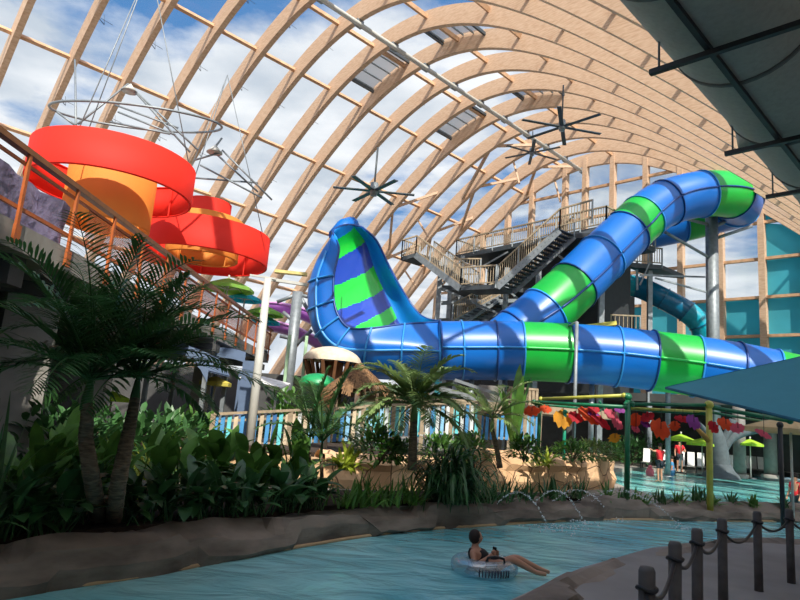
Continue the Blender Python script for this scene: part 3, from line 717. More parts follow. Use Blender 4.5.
def umb_px(xl, xr, ya, Y, mt, label, pole_to, dropf=.38, **k):
    a = at((xl + xr) / 2, ya, Y); r = (xr - xl) / 2 * Y / FOC; return umbrella(a.x, a.y, a.z, r, r * dropf, mt, label, pole_to, **k)
ugreen = mat('umbrella_green', '8cc152', .8, trans=.3, var=.05); uteal = mat('umbrella_turquoise', '27b4cc', .8, trans=.3, var=.05); ulime = mat('umbrella_lime', 'b4dc3c', .8, trans=.3, var=.05)
utan = mat('umbrella_tan', 'd8b98a', .8, trans=.25, var=.05); uyel = mat('umbrella_yellow', 'e0d060', .8, trans=.3, var=.05)
umb_px(202, 256, 278, 26, ugreen, 'green parasol nearest on the walkway, just below the tiered drum', 4.21)
umb_px(228, 263, 292, 27.5, uteal, 'turquoise parasol second along the walkway, left of the white lamp post', 4.21)
umb_px(247, 285, 306, 28.5, ugreen, 'green parasol on the walkway behind the white lamp post', 4.21)
umb_px(252, 281, 316, 29.2, uteal, 'small turquoise parasol at the far end of the walkway', 4.21)
umb_px(200, 232, 376, 21, uyel, 'yellow parasol with a green top beneath the walkway', 0)
umb_px(97, 129, 391, 19, ulime, 'lime parasol seen between the two left palm trunks', 0)
for xl, xr, ya, Y, lab in [(668, 694, 434, 35, 'lime parasol above the loungers, right of the green arbour post'), (688, 716, 438, 34, 'lime parasol half behind the yellow-green arbour pole'), (738, 762, 439, 35, 'lime parasol between the grey tree trunk and the pillars')]:
    umb_px(xl, xr, ya, Y, ulime, lab, 0)
umb_px(746, 834, 416, 19, utan, 'big tan parasol at the right edge of the picture', -.55, dropf=.3)

# blue-grey canopies under the walkway
cb = mat('canopy_blue_grey', '5f718c', .8, var=.05)
for i, (x0, x1, y0, y1, Y, lab) in enumerate([(148, 212, 340, 366, 19, 'rounded blue-grey canvas canopy beneath the walkway, nearest the palms'), (196, 246, 346, 368, 22, 'blue-grey canvas canopy beside the white lamp post')]):
    rt = thing('canvas_canopy', at((x0 + x1) / 2, 440, Y), lab, 'canopy'); a, b = at(x0, y1, Y), at(x1, y1, Y); top = at(x0, y0, Y).z; rows = []
    for q in range(9):
        f = q / 8; x = a.x + (b.x - a.x) * f; z = a.z + (top - a.z) * math.sin(PI * (.15 + .85 * f) if i == 0 else PI * (f * .5 + .2)) ** .7
        rows.append([V((x, Y - .3, min(z, top))), V((x, Y + 2.2, min(z, top)))])
    m = MB(); m.grid(rows); m.grid([[p - V((0, 0, .04)) for p in r] for r in rows][::-1]); m.grid([[r[0], r[0] - V((0, 0, .35))] for r in rows]); m.build('canvas', cb, rt)
    for x in (a.x + .1, b.x - .1):
        for yy in (Y - .2, Y + 2.1):
            m = MB(); m.bar((x, yy, 0), (x, yy, a.z), .12, .12); m.build('leg', cb if i else steel, rt)
m = MB(); p = at(243, 440, 20); m.box((p.x, 20, 1.55), (.5, .4, 3.1)); tag(m.build('clad_pillar', cb), 'blue-grey clad pillar just left of the white lamp post foot', 'pillar')

# white lamp post and grey pylon
t, b = at(268, 279, 17), at(249, 449, 17); b.z = 0
lp = thing('lamp_post', b, 'tall white lamp post leaning slightly, between the drums and the slide', 'lamp post')
m = MB(); m.tube([b, t], [.13, .1], 14); m.build('pole', wsteel, lp)
m = MB(); m.bar(t, at(307, 285, 17.4), .1, .08); m.bar(at(250, 275, 17), at(276, 279, 17), .05, .05); m.build('arm', wsteel, lp)
m = MB(); m.box(at(291, 273, 17.3), (.9, .22, .08), .1); m.build('lamp_head', mat('lamp_shade_yellow', 'e6cf86', .4), lp)
m = MB(); m.lathe(b, [(.0, .1), (.24, .08), (.24, 0)], 14); m.build('base', wsteel, lp)
t = at(298, 292, 30); py = thing('steel_pylon', V((t.x, t.y, 0)), 'grey steel pylon with branching arms under the purple slides', 'pylon')
m = MB(); m.tube([(t.x, t.y, 0), t], .26, 14); m.build('shaft', steel, py)
for a, q in [((298, 294, 30), (277, 302, 30)), ((298, 294, 30), (318, 300, 30)), ((298, 325, 30), (283, 312, 30)), ((296, 345, 30), (312, 330, 30)), ((298, 340, 30), (280, 336, 30)), ((298, 292, 30), (312, 318, 30))]:
    m = MB(); m.tube([at(*a), at(*q)], .09, 8); m.build('arm', steel, py)
for i, (px, y, lab) in enumerate([(290, 335, 'left of the grey pylon'), (307, 336, 'right of the grey pylon')]):
    t = at(px, y, 27); m = MB(); m.bar((t.x, t.y, 0), t, .12, .12); tag(m.build('green_post', mat('pale_green_paint', 'a9c9a4', .5)), 'slim pale green post ' + lab, 'post', 'pale green posts')
# beige dome, thatch and green hood
c = at(332, 362, 27); rt = thing('play_dome', V((c.x, c.y, 0)), 'beige domed roof with brown ribs under it, left of the slide wall', 'dome')
m = MB(); m.lathe(c, [(1.25 * math.cos(PI / 2 * i / 8), .65 * math.sin(PI / 2 * i / 8)) for i in range(9)], 24); m.build('dome', mat('dome_beige', 'd9cbb0', .6), rt)
m = MB()
for k in range(14):
    q = 2 * PI * k / 14; m.bar(c + V((1.2 * math.cos(q), 1.2 * math.sin(q), 0)), c + V((.9 * math.cos(q), .9 * math.sin(q), -.8)), .12, .1)
m.build('rib', mat('brown_timber', '7c5232', .8), rt)
m = MB(); m.tube([(c.x, c.y, 0), c], .5, 12); m.build('core', mat('brown_timber', '7c5232'), rt)
c = at(318, 384, 24); rt = thing('green_hood', V((c.x, c.y, 0)), 'small green domed hood above the coloured fence', 'hood')
m = MB(); m.lathe(c, [(.72 * math.cos(PI / 2 * i / 6), .4 * math.sin(PI / 2 * i / 6)) for i in range(7)] , 18); m.lathe(c, [(.72, 0), (.7, -.12), (.62, -.12)], 18); m.build('hood', mat('hood_green', '1f9a5a', .4), rt)
m = MB(); m.tube([(c.x, c.y, 0), c], .1, 8); m.build('post', mat('hood_green', '1f9a5a'), rt)
c = at(360, 372, 23); rt = thing('thatched_shelter', V((c.x, c.y, 0)), 'brown thatched shelter roof just below the slide bend', 'shelter'); m = MB(); rs = random.Random(8)
for k in range(420):
    q = rs.uniform(0, 2 * PI); f = rs.uniform(.1, 1); h0 = .9 * (1 - f); p = c + V((1.1 * f * math.cos(q), 1.1 * f * math.sin(q), h0 - .55)); e = c + V((1.25 * (f + .22) * math.cos(q + rs.uniform(-.1, .1)), 1.25 * (f + .22) * math.sin(q), h0 - .95)); m.bar(p, e, .05, .02)
m.lathe(c, [(1.1, -.65), (0.02, .35)], 16); m.build('thatch', mat('thatch', '8a6846', .95, var=.3, scale=9), rt)
m = MB()
for dx, dy in ((-.7, -.7), (.7, -.7), (-.7, .7), (.7, .7)): m.tube([(c.x + dx, c.y + dy, 0), (c.x + dx, c.y + dy, c.z - .5)], .06, 8)
m.build('leg', bark, rt)
# white canopy and sunny flowers shape under walkway end
a = at(262, 383, 21); rt = thing('white_awning', V((a.x, a.y, 0)), 'small white awning right of the white lamp post', 'awning')
m = MB(); m.grid([[a + V((-.7, -.3, .1)), a + V((.75, -.5, -.12))], [a + V((-.7, .9, .35)), a + V((.8, .9, .1))]]); m.grid([[a + V((-.7, -.3, .06)), a + V((.75, -.5, -.16))], [a + V((-.7, .9, .31)), a + V((.8, .9, .06))]]); m.build('awning', mat('white_canvas', 'e2e2de', .7), rt)
m = MB(); m.bar((a.x + .5, a.y, 0), (a.x + .5, a.y, a.z), .06, .06); m.bar((a.x - .5, a.y, 0), (a.x - .5, a.y, a.z), .06, .06); m.build('leg', wsteel, rt)

# ------------------------------------------------------------------ ceiling fans
def fan(px, y, Y, ztop_off, label, r=2.1, rot=.3):
    c = at(px, y, Y); rt = thing('ceiling_fan', c, label, 'ceiling fan')
    m = MB(); m.tube([c, c + V((0, 0, ztop_off))], .04, 8); m.build('drop_rod', dsteel, rt)
    m = MB(); m.lathe(c, [(0, .35), (.16, .3), (.2, 0), (.14, -.25), (0, -.28)], 14); m.build('motor', steel, rt)
    for k in range(6):
        q = rot + 2 * PI * k / 6; m = MB(); d = V((math.cos(q), math.sin(q), 0)); m.bar(c + d * .15 - V((0, 0, .05)), c + d * r - V((0, 0, .05)), .2, .035); m.build('blade', dsteel, rt)
fan(562, 126, 29, 2.2, 'large ceiling fan hanging near the ridge, above the stair tower', 2.1, .2)
fan(374, 190, 25, 1.9, 'large ceiling fan hanging above the slide wall tip', 1.7, .05)
fan(532, 152, 40, 1.5, 'smaller looking ceiling fan far off beside the ridge pipe', 2.0, .4)

# ------------------------------------------------------------------ round air duct, upper right
D0, D1 = gz(738, 40, 9.4), None
dd = AX.copy(); base = gz(757, 40, 7.6)
du = thing('air_duct', base, 'huge round grey air duct crossing the upper right corner', 'duct')
P0, P1 = base - dd * 5.4, base + dd * 10
m = MB(); m.tube([P0 + (P1 - P0) * (i / 30) for i in range(31)], .98, 40); m.build('duct', mat('duct_fabric', 'a4a79c', .75, var=.06, scale=14, bump=.3), du)
for i in range(7):
    p = P0 + (P1 - P0) * (i / 6.5); m = MB(); m.tube([p - dd * .04, p + dd * .04], 1.0, 40); m.build('seam_band', mat('duct_seam', '5c605c', .7), du)
m = MB(); m.bar(P0 + BX * .08 - V((0, 0, 1.02)), P1 + BX * .08 - V((0, 0, 1.02)), .07, .07); m.build('track', black, du)
for (x, y, ln_) in ((650, 73, 2.5), (725, 154, 2.8), (766, 197, 2.9)):
    p = gz(x, y, 6.5); m = MB(); m.bar(p, p - BX * ln_, .075, .07); h_ = m.build('hanger_bar', black, du)
    m = MB(); m.tube([p - BX * .12, p - BX * .12 + V((0, 0, 9))], .016, 5); m.build('hanger_rod', steel, h_)
p = gz(751, 141, 6.9); m = MB(); m.lathe(p - V((0, 0, .1)), [(0, 0), (.2, 0), (.24, .3), (.1, .5)], 12); m.build('outlet', mat('duct_fabric', 'a4a79c'), du)
m = MB(); p = gz(800, 22, 7.4); m.tube([p, p + V((4, -1.2, .3))], .42, 20); tag(m.build('branch_duct', mat('duct_metal', '6c706c', .5, .3)), 'shorter grey branch duct at the top right corner', 'duct')
# ------------------------------------------------------------------ shaded terrace over the far loungers
def tp(t, u, z=0): return AX * t + BX * u + V((0, 0, z))
m = MB(); q = [tp(42.5, -6), tp(48, -6), tp(48, 23), tp(39, 21)]; m.prism([(p.x, p.y) for p in q], 4.0, 4.5); tag(m.build('upper_terrace', dconc), 'dark raised terrace slab roofing the far lounger area', 'terrace')
m = MB(); q = [tp(46.5, -3), tp(46.8, -3), tp(46.8, 34), tp(46.5, 34)]; m.prism([(p.x, p.y) for p in q], 0, 3.98); tag(m.build('wall_back', dconc), kind='structure')
for px, r, lab in [(740, .4, 'round grey pillar between the tree trunk and the loungers'), (771, .46, 'round grey pillar behind the tan parasol')]:
    p = gz(px, 478, 0); rt = thing('pillar', V((p.x, p.y, 0)), lab, 'pillar'); m = MB(); m.tube([(p.x, p.y, 0), (p.x, p.y, 3.98)], r * .8, 18); m.build('shaft', mat('grey_pillar', '77746f', .85), rt); m = MB(); m.lathe(p, [(0, .25), (r * 1.1, .2), (r * 1.1, 0)], 18); m.build('base', conc, rt)
p = gz(721, 478, 0); rt = thing('concrete_tree', p, 'grey sculpted tree trunk with forking limbs at the pool edge', 'tree sculpture')
m = MB(); Yt = p.y
m.tube(smooth([p, at(720, 458, Yt), at(717, 440, Yt), at(712, 425, Yt)], 5), [.62, .58, .54, .5, .48, .46, .45, .44, .43, .42, .42, .4, .38, .36, .34, .3][:16], 14); m.build('trunk', mat('tree_grey', '525c60', .85), rt)
for pts, w in [([(720, 456), (730, 440), (745, 432), (768, 428)], .22), ([(719, 448), (728, 432), (733, 420)], .2), ([(718, 445), (708, 434), (697, 424)], .18)]:
    m = MB(); m.tube(smooth([at(a, b, Yt) for a, b in pts], 5), w, 10); m.build('limb', mat('tree_grey', '525c60', .85), rt)
m = MB(); m.lathe(p, [(.95, 0), (.85, .2), (.65, .4), (.5, .7), (0, .7)], 18); m.build('root_mound', mat('tree_grey', '525c60', .85), rt)

# loungers
def lounger_proto():
    rt = thing('sun_lounger', V((0, 0, 0)), 'x', 'sun lounger', 'white sun loungers by the pool')
    m = MB(); m.box((0, -.35, .34), (.4, 1.3, .04)); m.build('seat', mat('sling_grey', '8b8882', .8), rt)
    m = MB(); R = Matrix.Rotation(math.radians(66), 3, 'X'); m.box((0, .48, .72), (.38, .86, .04), mtx=R); m.build('backrest', white_s, rt)
    for x in (-.23, .23):
        m = MB(); m.bar((x, -1, .32), (x, .35, .32), .05, .06); m.build('side_rail', mat('dark_bronze', '3c342e', .6), rt)
        for y in (-.85, .25):
            m = MB(); m.bar((x, y, 0), (x, y, .3), .05, .05); m.build('leg', mat('dark_bronze', '3c342e', .6), rt)
    return rt
lsp = [(646, 468, 'left end of the row, beside the child in red'), (666, 470, 'second from the left, behind the man in the red shirt'), (681, 471, 'partly in shade right of the man in the red shirt'), (691, 472, 'left one of the close pair before the yellow-green pole'), (701, 472.5, 'right one of the close pair before the yellow-green pole'),
       (731, 474, 'just right of the sculpted tree trunk'), (747, 475.5, 'right of the first grey pillar'), (754, 476, 'middle of the three between the pillars'), (762, 477, 'last before the second grey pillar'), (779, 478, 'first right of the second grey pillar'), (788, 479, 'under the tan parasol'), (796, 480, 'farthest right, at the picture edge')]
lp0 = lounger_proto()
for i, (x, y, lab) in enumerate(lsp):
    o = lp0 if i == 0 else copy_tree(lp0)
    o.location = gz(x, y - (1.5 if x > 740 else 0), 0.0); o.rotation_euler = (0, 0, -.45); o['label'] = 'white sling sun lounger, ' + lab

# ------------------------------------------------------------------ arbour with hanging fabric leaves
dg = mat('arbour_green', '0f6b46', .4); yg = mat('arbour_lime', 'b9b64a', .4)
ar = thing('arbour', gz(628, 500, 0), 'green and yellow steel pipe arbour carrying hanging fabric leaves', 'arbour')
def pipe(pts, r, mt, nm='pipe'):
    m = MB(); m.tube([at(*p) for p in pts], r, 10)
    for p in (pts[0], pts[-1]): m.ball(at(*p), r * 1.5, 10)
    return m.build(nm, mt, ar)
def post(px, y0, Y, r, mt, z=0):
    t = at(px, y0, Y); m = MB(); m.tube([(t.x, t.y, z), t], r, 12); m.ball(t, r * 1.5, 10); return m.build('post', mt, ar)
post(628, 397, 17.6, .075, dg); post(540, 404, 19.5, .06, dg, .7); post(709, 405, 17.9, .085, yg, -.4); post(780, 425, 17.5, .06, black, -.4); post(565, 412, 19, .05, mat('arbour_teal', '1f9a7a', .4), .7)
pipe([(541, 399, 19.5), (624, 395.5, 17.6)], .05, yg); pipe([(534, 402, 19.5), (626, 407, 17.6)], .055, dg); pipe([(536, 404, 19.5), (600, 410, 21)], .04, dg)
pipe([(626, 404, 17.6), (709, 405, 17.9)], .05, dg); pipe([(626, 396, 17.6), (632, 404, 17.6)], .06, dg); pipe([(628, 408, 17.8), (709, 412, 18.2)], .04, yg); pipe([(600, 407, 20), (709, 414, 18)], .05, dg); pipe([(709, 407, 17.9), (790, 421, 17.5)], .06, dg); pipe([(709, 412, 18.2), (778, 424, 20)], .04, dg); pipe([(600, 402, 19), (606, 412, 18.5)], .03, dg)
m = MB(); m.tube([at(693, 424, 17.9), at(709, 441, 17.9)], [.04, .09], 8); m.build('side_branch', mat('yellow_ochre', 'c79a48', .5), ar)
fcol = {'o': mat('cloth_orange', 'f0622a', .7, trans=0.6, var=.08), 'y': mat('cloth_yellow', 'ecb02a', .7, trans=0.6, var=.08), 'r': mat('cloth_red', 'd92b3c', .7, trans=.6, var=.08), 'k': mat('cloth_pink', 'ea6f86', .7, trans=0.6, var=.08), 'p': mat('cloth_purple', '8a2f8c', .7, trans=.3, var=.08)}
cn = {'o': 'orange', 'y': 'golden yellow', 'r': 'red', 'k': 'pink', 'p': 'purple'}
LV = [(532, 411, 17, 9, -.15, 'o', 'at the far left end of the arbour'), (546, 409, 12, 7, .1, 'o', 'second from the left, small'), (563, 419, 19, 17, .3, 'y', 'broad, above the teal post'), (576, 417, 15, 10, .4, 'r', 'right of the golden yellow one'), (590, 416, 26, 12, .55, 'o', 'long and slanting below the arbour bar'), (601, 421, 24, 8, .7, 'r', 'thin, lowest tip left of green post'), (594, 409, 12, 8, .1, 'r', 'small, tucked under the top bar'),
      (594, 414, 12, 5, .2, 'p', 'small dark one behind the slanting orange leaf'), (612, 415, 18, 9, .5, 'k', 'upper one just left of the green post'), (621, 410, 12, 5, .0, 'p', 'touching the green post at the top'), (618, 424, 14, 9, .6, 'k', 'lower one just left of the green post'), (615, 438, 9, 14, 1.3, 'y', 'lowest one, hanging upright above the loungers'), (636, 420, 14, 15, 1.2, 'o', 'just right of the green post'), (636, 429, 10, 6, .3, 'k', 'below the orange leaf right of the green post'),
      (648, 417, 16, 8, -.5, 'r', 'tilted up between the two tall posts'), (646, 424, 10, 6, .4, 'p', 'between the two tall posts'), (661, 429, 24, 18, .35, 'o', 'largest one, midway between the two tall posts'), (675, 426, 10, 14, 1.4, 'o', 'upright, right of the largest leaf'), (683, 419, 15, 6, .1, 'r', 'flat one left of the yellow-green pole'), (694, 422, 17, 13, .5, 'p', 'big one just left of the yellow-green pole'), (714, 427, 13, 11, .9, 'r', 'just right of the yellow-green pole'), (726, 424, 17, 11, .3, 'o', 'second right of the yellow-green pole'), (738, 428, 15, 9, -.3, 'k', 'third right of the yellow-green pole'), (764, 434, 17, 6, .45, 'k', 'rightmost, beside the tan parasol')]
for x, y, w, hgt, rot, c, lab in LV:
    Y = 19.3 - (x - 530) * .012; C0 = at(x, y, Y); s = Y / FOC; m = MB(); n = 10; rows = []
    for i in range(n + 1):
        f = i / n * 2 - 1; ww = hgt / 2 * (1 - f * f) ** .6 * (1 + .25 * math.sin(i * 2.1)) + .3
        ex = V((math.cos(rot), .25 * math.sin(x), -math.sin(rot))); ey = V((math.sin(rot), .5, math.cos(rot)))
        c1 = C0 + ex * (f * w / 2 * s); bend = V((0, .06 * f * f * w * s, 0))
        rows.append([c1 + ey * (g * ww * s) + bend + V((0, (.16 * abs(g)) * ww * s, 0)) for g in (-1, -.5, 0, .5, 1)])
    m.grid(rows); m.grid([[p + V((0, .012, 0)) for p in r] for r in rows][::-1])
    rt = m.build('fabric_leaf', fcol[c]); tag(rt, '%s fabric leaf hanging from the arbour, %s' % (cn[c], lab), 'fabric leaf', 'hanging fabric leaves')
    m = MB(); m.tube([C0, V((C0.x, C0.y, at(x, 407 + max(0, (x - 709) * .15), Y).z))], .008, 4); m.build('cord', black, rt)

# ------------------------------------------------------------------ teal shade sail
sl = thing('shade_sail', at(760, 390, 9), 'big teal fabric shade canopy reaching in from the right edge', 'shade canopy')
T, A1, A2 = at(666, 388, 11), at(812, 355, 10.2), at(812, 424, 8.2)
far_ = at(905, 380, 9.5); rows = []
for i in range(13):
    f = i / 12; a = T.lerp(A1 + (A1 - T) * .5, f); b = T.lerp(A2 + (A2 - T) * .5, f)
    rows.append([a.lerp(b, g / 6) + V((0, 0, -.10 * math.sin(PI * g / 6) * f)) for g in range(7)])
m = MB(); m.grid(rows); m.grid([[p + V((0, 0, .02)) for p in r] for r in rows][::-1]); m.build('canopy', mat('sail_teal', '4fa3b4', .8, var=.02, trans=.15), sl)
m = MB(); m.tube([r[0] for r in rows], .025, 6); m.tube([r[-1] for r in rows], .025, 6); m.build('hem', mat('sail_hem', '2a6f86', .8), sl)
rt_ = rows[-1][3]; ms = V((rt_.x + .5, rt_.y, 0)); m = MB(); m.tube([ms, V((ms.x, ms.y, rows[-1][0].z + 1.0))], .09, 12); m.build('mast', wsteel, sl)
for q_ in (rows[-1][0], rows[-1][-1]): m = MB(); m.tube([q_, V((ms.x, ms.y, rows[-1][0].z + .9))], .012, 5); m.build('guy_cable', steel, sl)

# ------------------------------------------------------------------ coloured slat fences
fc = [mat('slat_aqua', '6cd0d6', .6), mat('slat_blue', '4d97cf', .6), mat('slat_navy', '3a6da6', .6), mat('slat_sand', 'd8c4a6', .7), mat('slat_white', 'd9e0de', .6), mat('slat_sky', '8fc8e8', .6)]
def fence(P, Q, h, label, pat, rail_z=None, posts=4):
    rt = thing('slat_fence', V(((P.x + Q.x) / 2, (P.y + Q.y) / 2, min(P.z, Q.z) - h)), label, 'fence'); d = Q - P; n = int(d.length / .17); rs = random.Random(n)
    L = min(n, 92)
    for i in range(L):
        p = P + d * ((i + .5) / L); m = MB(); m.bar(p - V((0, 0, h - .06)), p - V((0, 0, .06)), .105 if d.length < 12 else .11, .03, up=(0, 1, 0)); m.build('slat', fc[pat[(i * 7 + rs.randrange(3)) % len(pat)]], rt)
    m = MB(); m.bar(P, Q, .16, .07); m.build('top_rail', timber, rt)
    m = MB(); m.bar(P + V((0, .05, -h + .12)), Q + V((0, .05, -h + .12)), .06, .07); m.bar(P + V((0, .05, -.2)), Q + V((0, .05, -.2)), .06, .07); m.build('lower_rail', timber, rt)
    for i in range(posts + 1):
        p = P + d * (i / posts); m = MB(); m.bar((p.x, p.y + .08, max(0, p.z - h - .5)), p, .13, .13); m.build('post', timber, rt)
fence(at(214, 414, 17.5), at(364, 407, 18.5), 1.0, 'timber railed fence of aqua, blue and sand slats behind the small centre palm', [0, 3, 1, 4, 3, 2, 0, 5, 1, 3])
fence(at(364, 406, 20), at(480, 402, 21), 1.05, 'pale blue and aqua slat fence behind the sunny palm', [0, 5, 4, 0, 1, 4, 0, 5])
fence(at(480, 412, 21.2), at(540, 414, 21.6), .95, 'short run of deep blue slats behind the banana plant', [1, 1, 2, 1, 5])

# ------------------------------------------------------------------ rope posts
gpost = mat('grey_rope_post', '5f5a57', .8, var=.15, scale=8)
PP = [gz(636, 655, 0), gz(684.5, 624, 0), gz(702, 617, 0), gz(725.5, 598, 0), gz(759, 582, 0), gz(789, 570, 0), gz(828, 559, 0)]
tops = [(647, 566), (675, 541), (697, 528), (722, 518), (757, 511), (789, 509), (826, 506)]
lb = ['nearest the camera, cut by the bottom edge', 'second from the camera', 'third from the camera, tall and dark', 'with rope knotted round its top', 'standing clear on the grey path', 'near the right edge of the path', 'farthest right, just past the edge']
hts = []
for i, (tx, ty) in enumerate(tops):
    # the post is .92 m tall: find where its top sits on this ray
    p = gz(tx, ty, .93); rt = thing('rope_post', V((p.x, p.y, 0)), 'round grey rope post, ' + lb[i], 'post', 'roped posts along the path')
    if i == 6: 
        for o_c in [rt]: bpy.data.objects.remove(o_c)
        hts.append(V((p.x, p.y, .8))); continue
    m = MB(); m.lathe(V((p.x, p.y, 0)), [(0, 0), (.05, 0), (.048, .45), (.05, .9), (.04, .925), (0, .93)], 16); m.build('shaft', gpost, rt)
    m = MB(); m.tube([V((p.x + .056 * math.cos(2 * PI * k / 14), p.y + .056 * math.sin(2 * PI * k / 14), .8 + .01 * math.sin(k))) for k in range(14)], .014, 6, closed=True); m.build('rope_eye', black, rt)
    hts.append(V((p.x, p.y, .8)))
ln = ['from the nearest post up to the second', 'between the second and third posts', 'between the third post and the knotted one', 'between the knotted post and the one standing clear', 'sagging to the post near the right edge', 'leaving the right edge of the picture']
st = hts[0] + V((-.28, -.75, -.28))
for i in range(6):
    a, b = hts[i], hts[i + 1]; sag = .10 * (b - a).length + .03; pts = [a.lerp(b, k / 12) - V((0, 0, sag * 4 * (k / 12) * (1 - k / 12))) for k in range(13)]
    m = MB(); m.tube(pts, .016, 7); tag(m.build('barrier_rope', black), 'black rope ' + ln[i], 'rope', 'black barrier ropes')
m = MB(); m.tube([hts[0].lerp(st, k / 6) - V((0, 0, .05 * math.sin(PI * k / 6))) for k in range(7)], .016, 7); tag(m.build('barrier_rope', black), 'black rope running from the nearest post out of the bottom edge', 'rope', 'black barrier ropes')

# ------------------------------------------------------------------ water jets
wj = clear_mat('white_spray', (.9, .95, .97), .35, .55)
for i, (s, pk, e, lab) in enumerate([((497, 504), (520, 494), (549, 529), 'leftmost arc, landing beyond the floating swimmer'), ((535, 503), (562, 492), (583, 522), 'second arc from the left'), ((552, 502), (585, 495), (612, 519), 'middle arc crossing the rock wall'), ((578, 500), (630, 493), (681, 527), 'longest arc reaching farthest right'), ((592, 501), (632, 495), (660, 517), 'short arc inside the longest one')]):
    A, B = gz(s[0], s[1], .12), gz(e[0], e[1], -.34); H = at(pk[0], pk[1], (A.y + B.y) / 2).z; H = max(H, .35); m = MB(); rs = random.Random(i)
    for k in range(60):
        f = k / 59 + rs.uniform(-.006, .006); z = A.z * (1 - f) + B.z * f + 4 * (H - (A.z + B.z) / 2) * f * (1 - f)
        p = A.lerp(B, f); m.ball(V((p.x, p.y, z)) + V((rs.gauss(0, .008), rs.gauss(0, .008), rs.gauss(0, .01))), rs.uniform(.007, .016) * (1.3 if f > .5 else 1), 6)
    tag(m.build('water_jet', wj), 'thin arching spray of water over the river, ' + lab, 'water jet', 'water jets over the river')
m = MB(); rs = random.Random(77)
for e in [(549, 530), (583, 523), (612, 520), (681, 528), (660, 518), (560, 527)]:
    c = gz(e[0], e[1], -.34)
    for k in range(45): m.ball(c + V((rs.gauss(0, .22), rs.gauss(0, .22), abs(rs.gauss(0, .03)))), rs.uniform(.008, .02), 6)
tag(m.build('splash_foam', wj), 'white foam and droplets where the jets hit the river', 'foam', kind='stuff')

# ------------------------------------------------------------------ plants
def leafblade(m, b, d, L, w, droop, segs=5, mi=0, fold=.25, shape='lance', roll=0):
    d = V(d).normalized(); side = d.cross(V((0, 0, 1)))
    side = side.normalized() if side.length > .05 else V((math.cos(roll), math.sin(roll), 0))
    p = V(b); rows = []
    for i in range(segs + 1):
        f = i / segs
        ww = {'lance': math.sin(PI * min(1, f * .9 + .08)) ** .8, 'strap': (1 - f ** 3) * .9 + .02, 'oval': math.sin(PI * min(1, f * .96 + .04)) ** .6}[shape] * w / 2
        if f == 1: ww = .002
        up_ = side.cross(d).normalized()
        rows.append([p - side * ww + up_ * (fold * ww), p.copy(), p + side * ww + up_ * (fold * ww)])
        p = p + d * (L / segs); d = (d - V((0, 0, droop / segs))).normalized()
    m.grid(rows, mi)
def clump(name, base, n, L, w, droop, mt, label, cat, seed, shape='lance', tilt=(.3, 1.1), stem=.3, group=None, spread=.08, segs=5, mats2=None):
    rs = random.Random(seed); rt = thing(name, V(base), label, cat, group); m = MB(); s_ = MB(); base = V(base)
    for i in range(n):
        q = rs.uniform(0, 2 * PI) if n > 12 else 2 * PI * i / n + rs.uniform(-.3, .3); t = rs.uniform(*tilt); d = V((math.cos(q) * math.sin(t), math.sin(q) * math.sin(t), math.cos(t)))
        b = base + V((rs.gauss(0, spread), rs.gauss(0, spread), 0)); l = L * rs.uniform(.7, 1.15); sl_ = stem * l * rs.uniform(.5, 1.6)
        e = b + (d * .55 + V((0, 0, .45))).normalized() * sl_
        if stem > .05: s_.tube([b, e], .009 + .004 * L, 4, cap=False)
        leafblade(m, e, d, l, w * rs.uniform(.75, 1.2), droop * rs.uniform(.6, 1.3), segs, mi=0 if not mats2 or rs.random() < .7 else 1, shape=shape)
    m.build('leaves', [mt] + ([mats2] if mats2 else []), rt)
    if stem > .05: s_.build('stems', mt, rt)
    return rt
def palm(name, trunk, nf, L, mt, label, seed, r=(.09, .06), lw=.035, ll=.42, droop=1.3, tilt=(.2, 1.35), nl=34, cat='palm', az_=None, group=None):
    rs = random.Random(seed); rt = thing(name, V(trunk[0]), label, cat, group); P = smooth(trunk, 6); m = MB()
    rr = [r[0] + (r[1] - r[0]) * i / (len(P) - 1) for i in range(len(P))]; rr = [v * (1.08 if i % 2 else 1) for i, v in enumerate(rr)]
    m.tube(P, rr, 12); m.build('trunk', bark, rt); top = P[-1]
    m = MB(); m.lathe(top - V((0, 0, .1)), [(r[1] * 1.1, 0), (r[1] * 1.1, .12), (r[1] * .7, .3), (.01, .4)], 10); m.build('crown_shaft', mt, rt)
    for i in range(nf):
        q = 2 * PI * i * .381966 + rs.uniform(-.25, .25); t = tilt[0] + (tilt[1] - tilt[0]) * (i / max(1, nf - 1)) + rs.uniform(-.1, .1)
        d = V((math.cos(q) * math.sin(t), math.sin(q) * math.sin(t), math.cos(t))); p = top + V((0, 0, .25)); n = 14; l = L * rs.uniform(.8, 1.1); pts = [p]; ds = [d]
        for k in range(n):
            p = p + d * (l / n); d = (d - V((0, 0, droop * rs.uniform(.8, 1.2) / n * (.4 + k / n * 1.2)))).normalized(); pts.append(p); ds.append(d)
        m = MB(); m.tube(pts, [.018 * (1 - .8 * k / n) for k in range(n + 1)], 5, cap=False)
        for k in range(nl):
            f = .16 + .84 * k / nl; x = f * n; a = int(min(x, n - 1)); pp = pts[a].lerp(pts[a + 1], x - a); dd_ = ds[a]; sd = dd_.cross(V((0, 0, 1))).normalized(); up_ = sd.cross(dd_)
            LL = ll * (math.sin(PI * min(1, f * .85 + .12)) ** .6) * L / 1.8
            for s in (-1, 1):
                dr = (sd * s * .8 + dd_ * .62 + up_ * rs.uniform(.0, .35)).normalized()
                leafblade(m, pp, dr, LL * rs.uniform(.85, 1.1), lw, .55, 3, shape='lance', fold=.15)
        m.build('frond', mt, rt)
    return rt
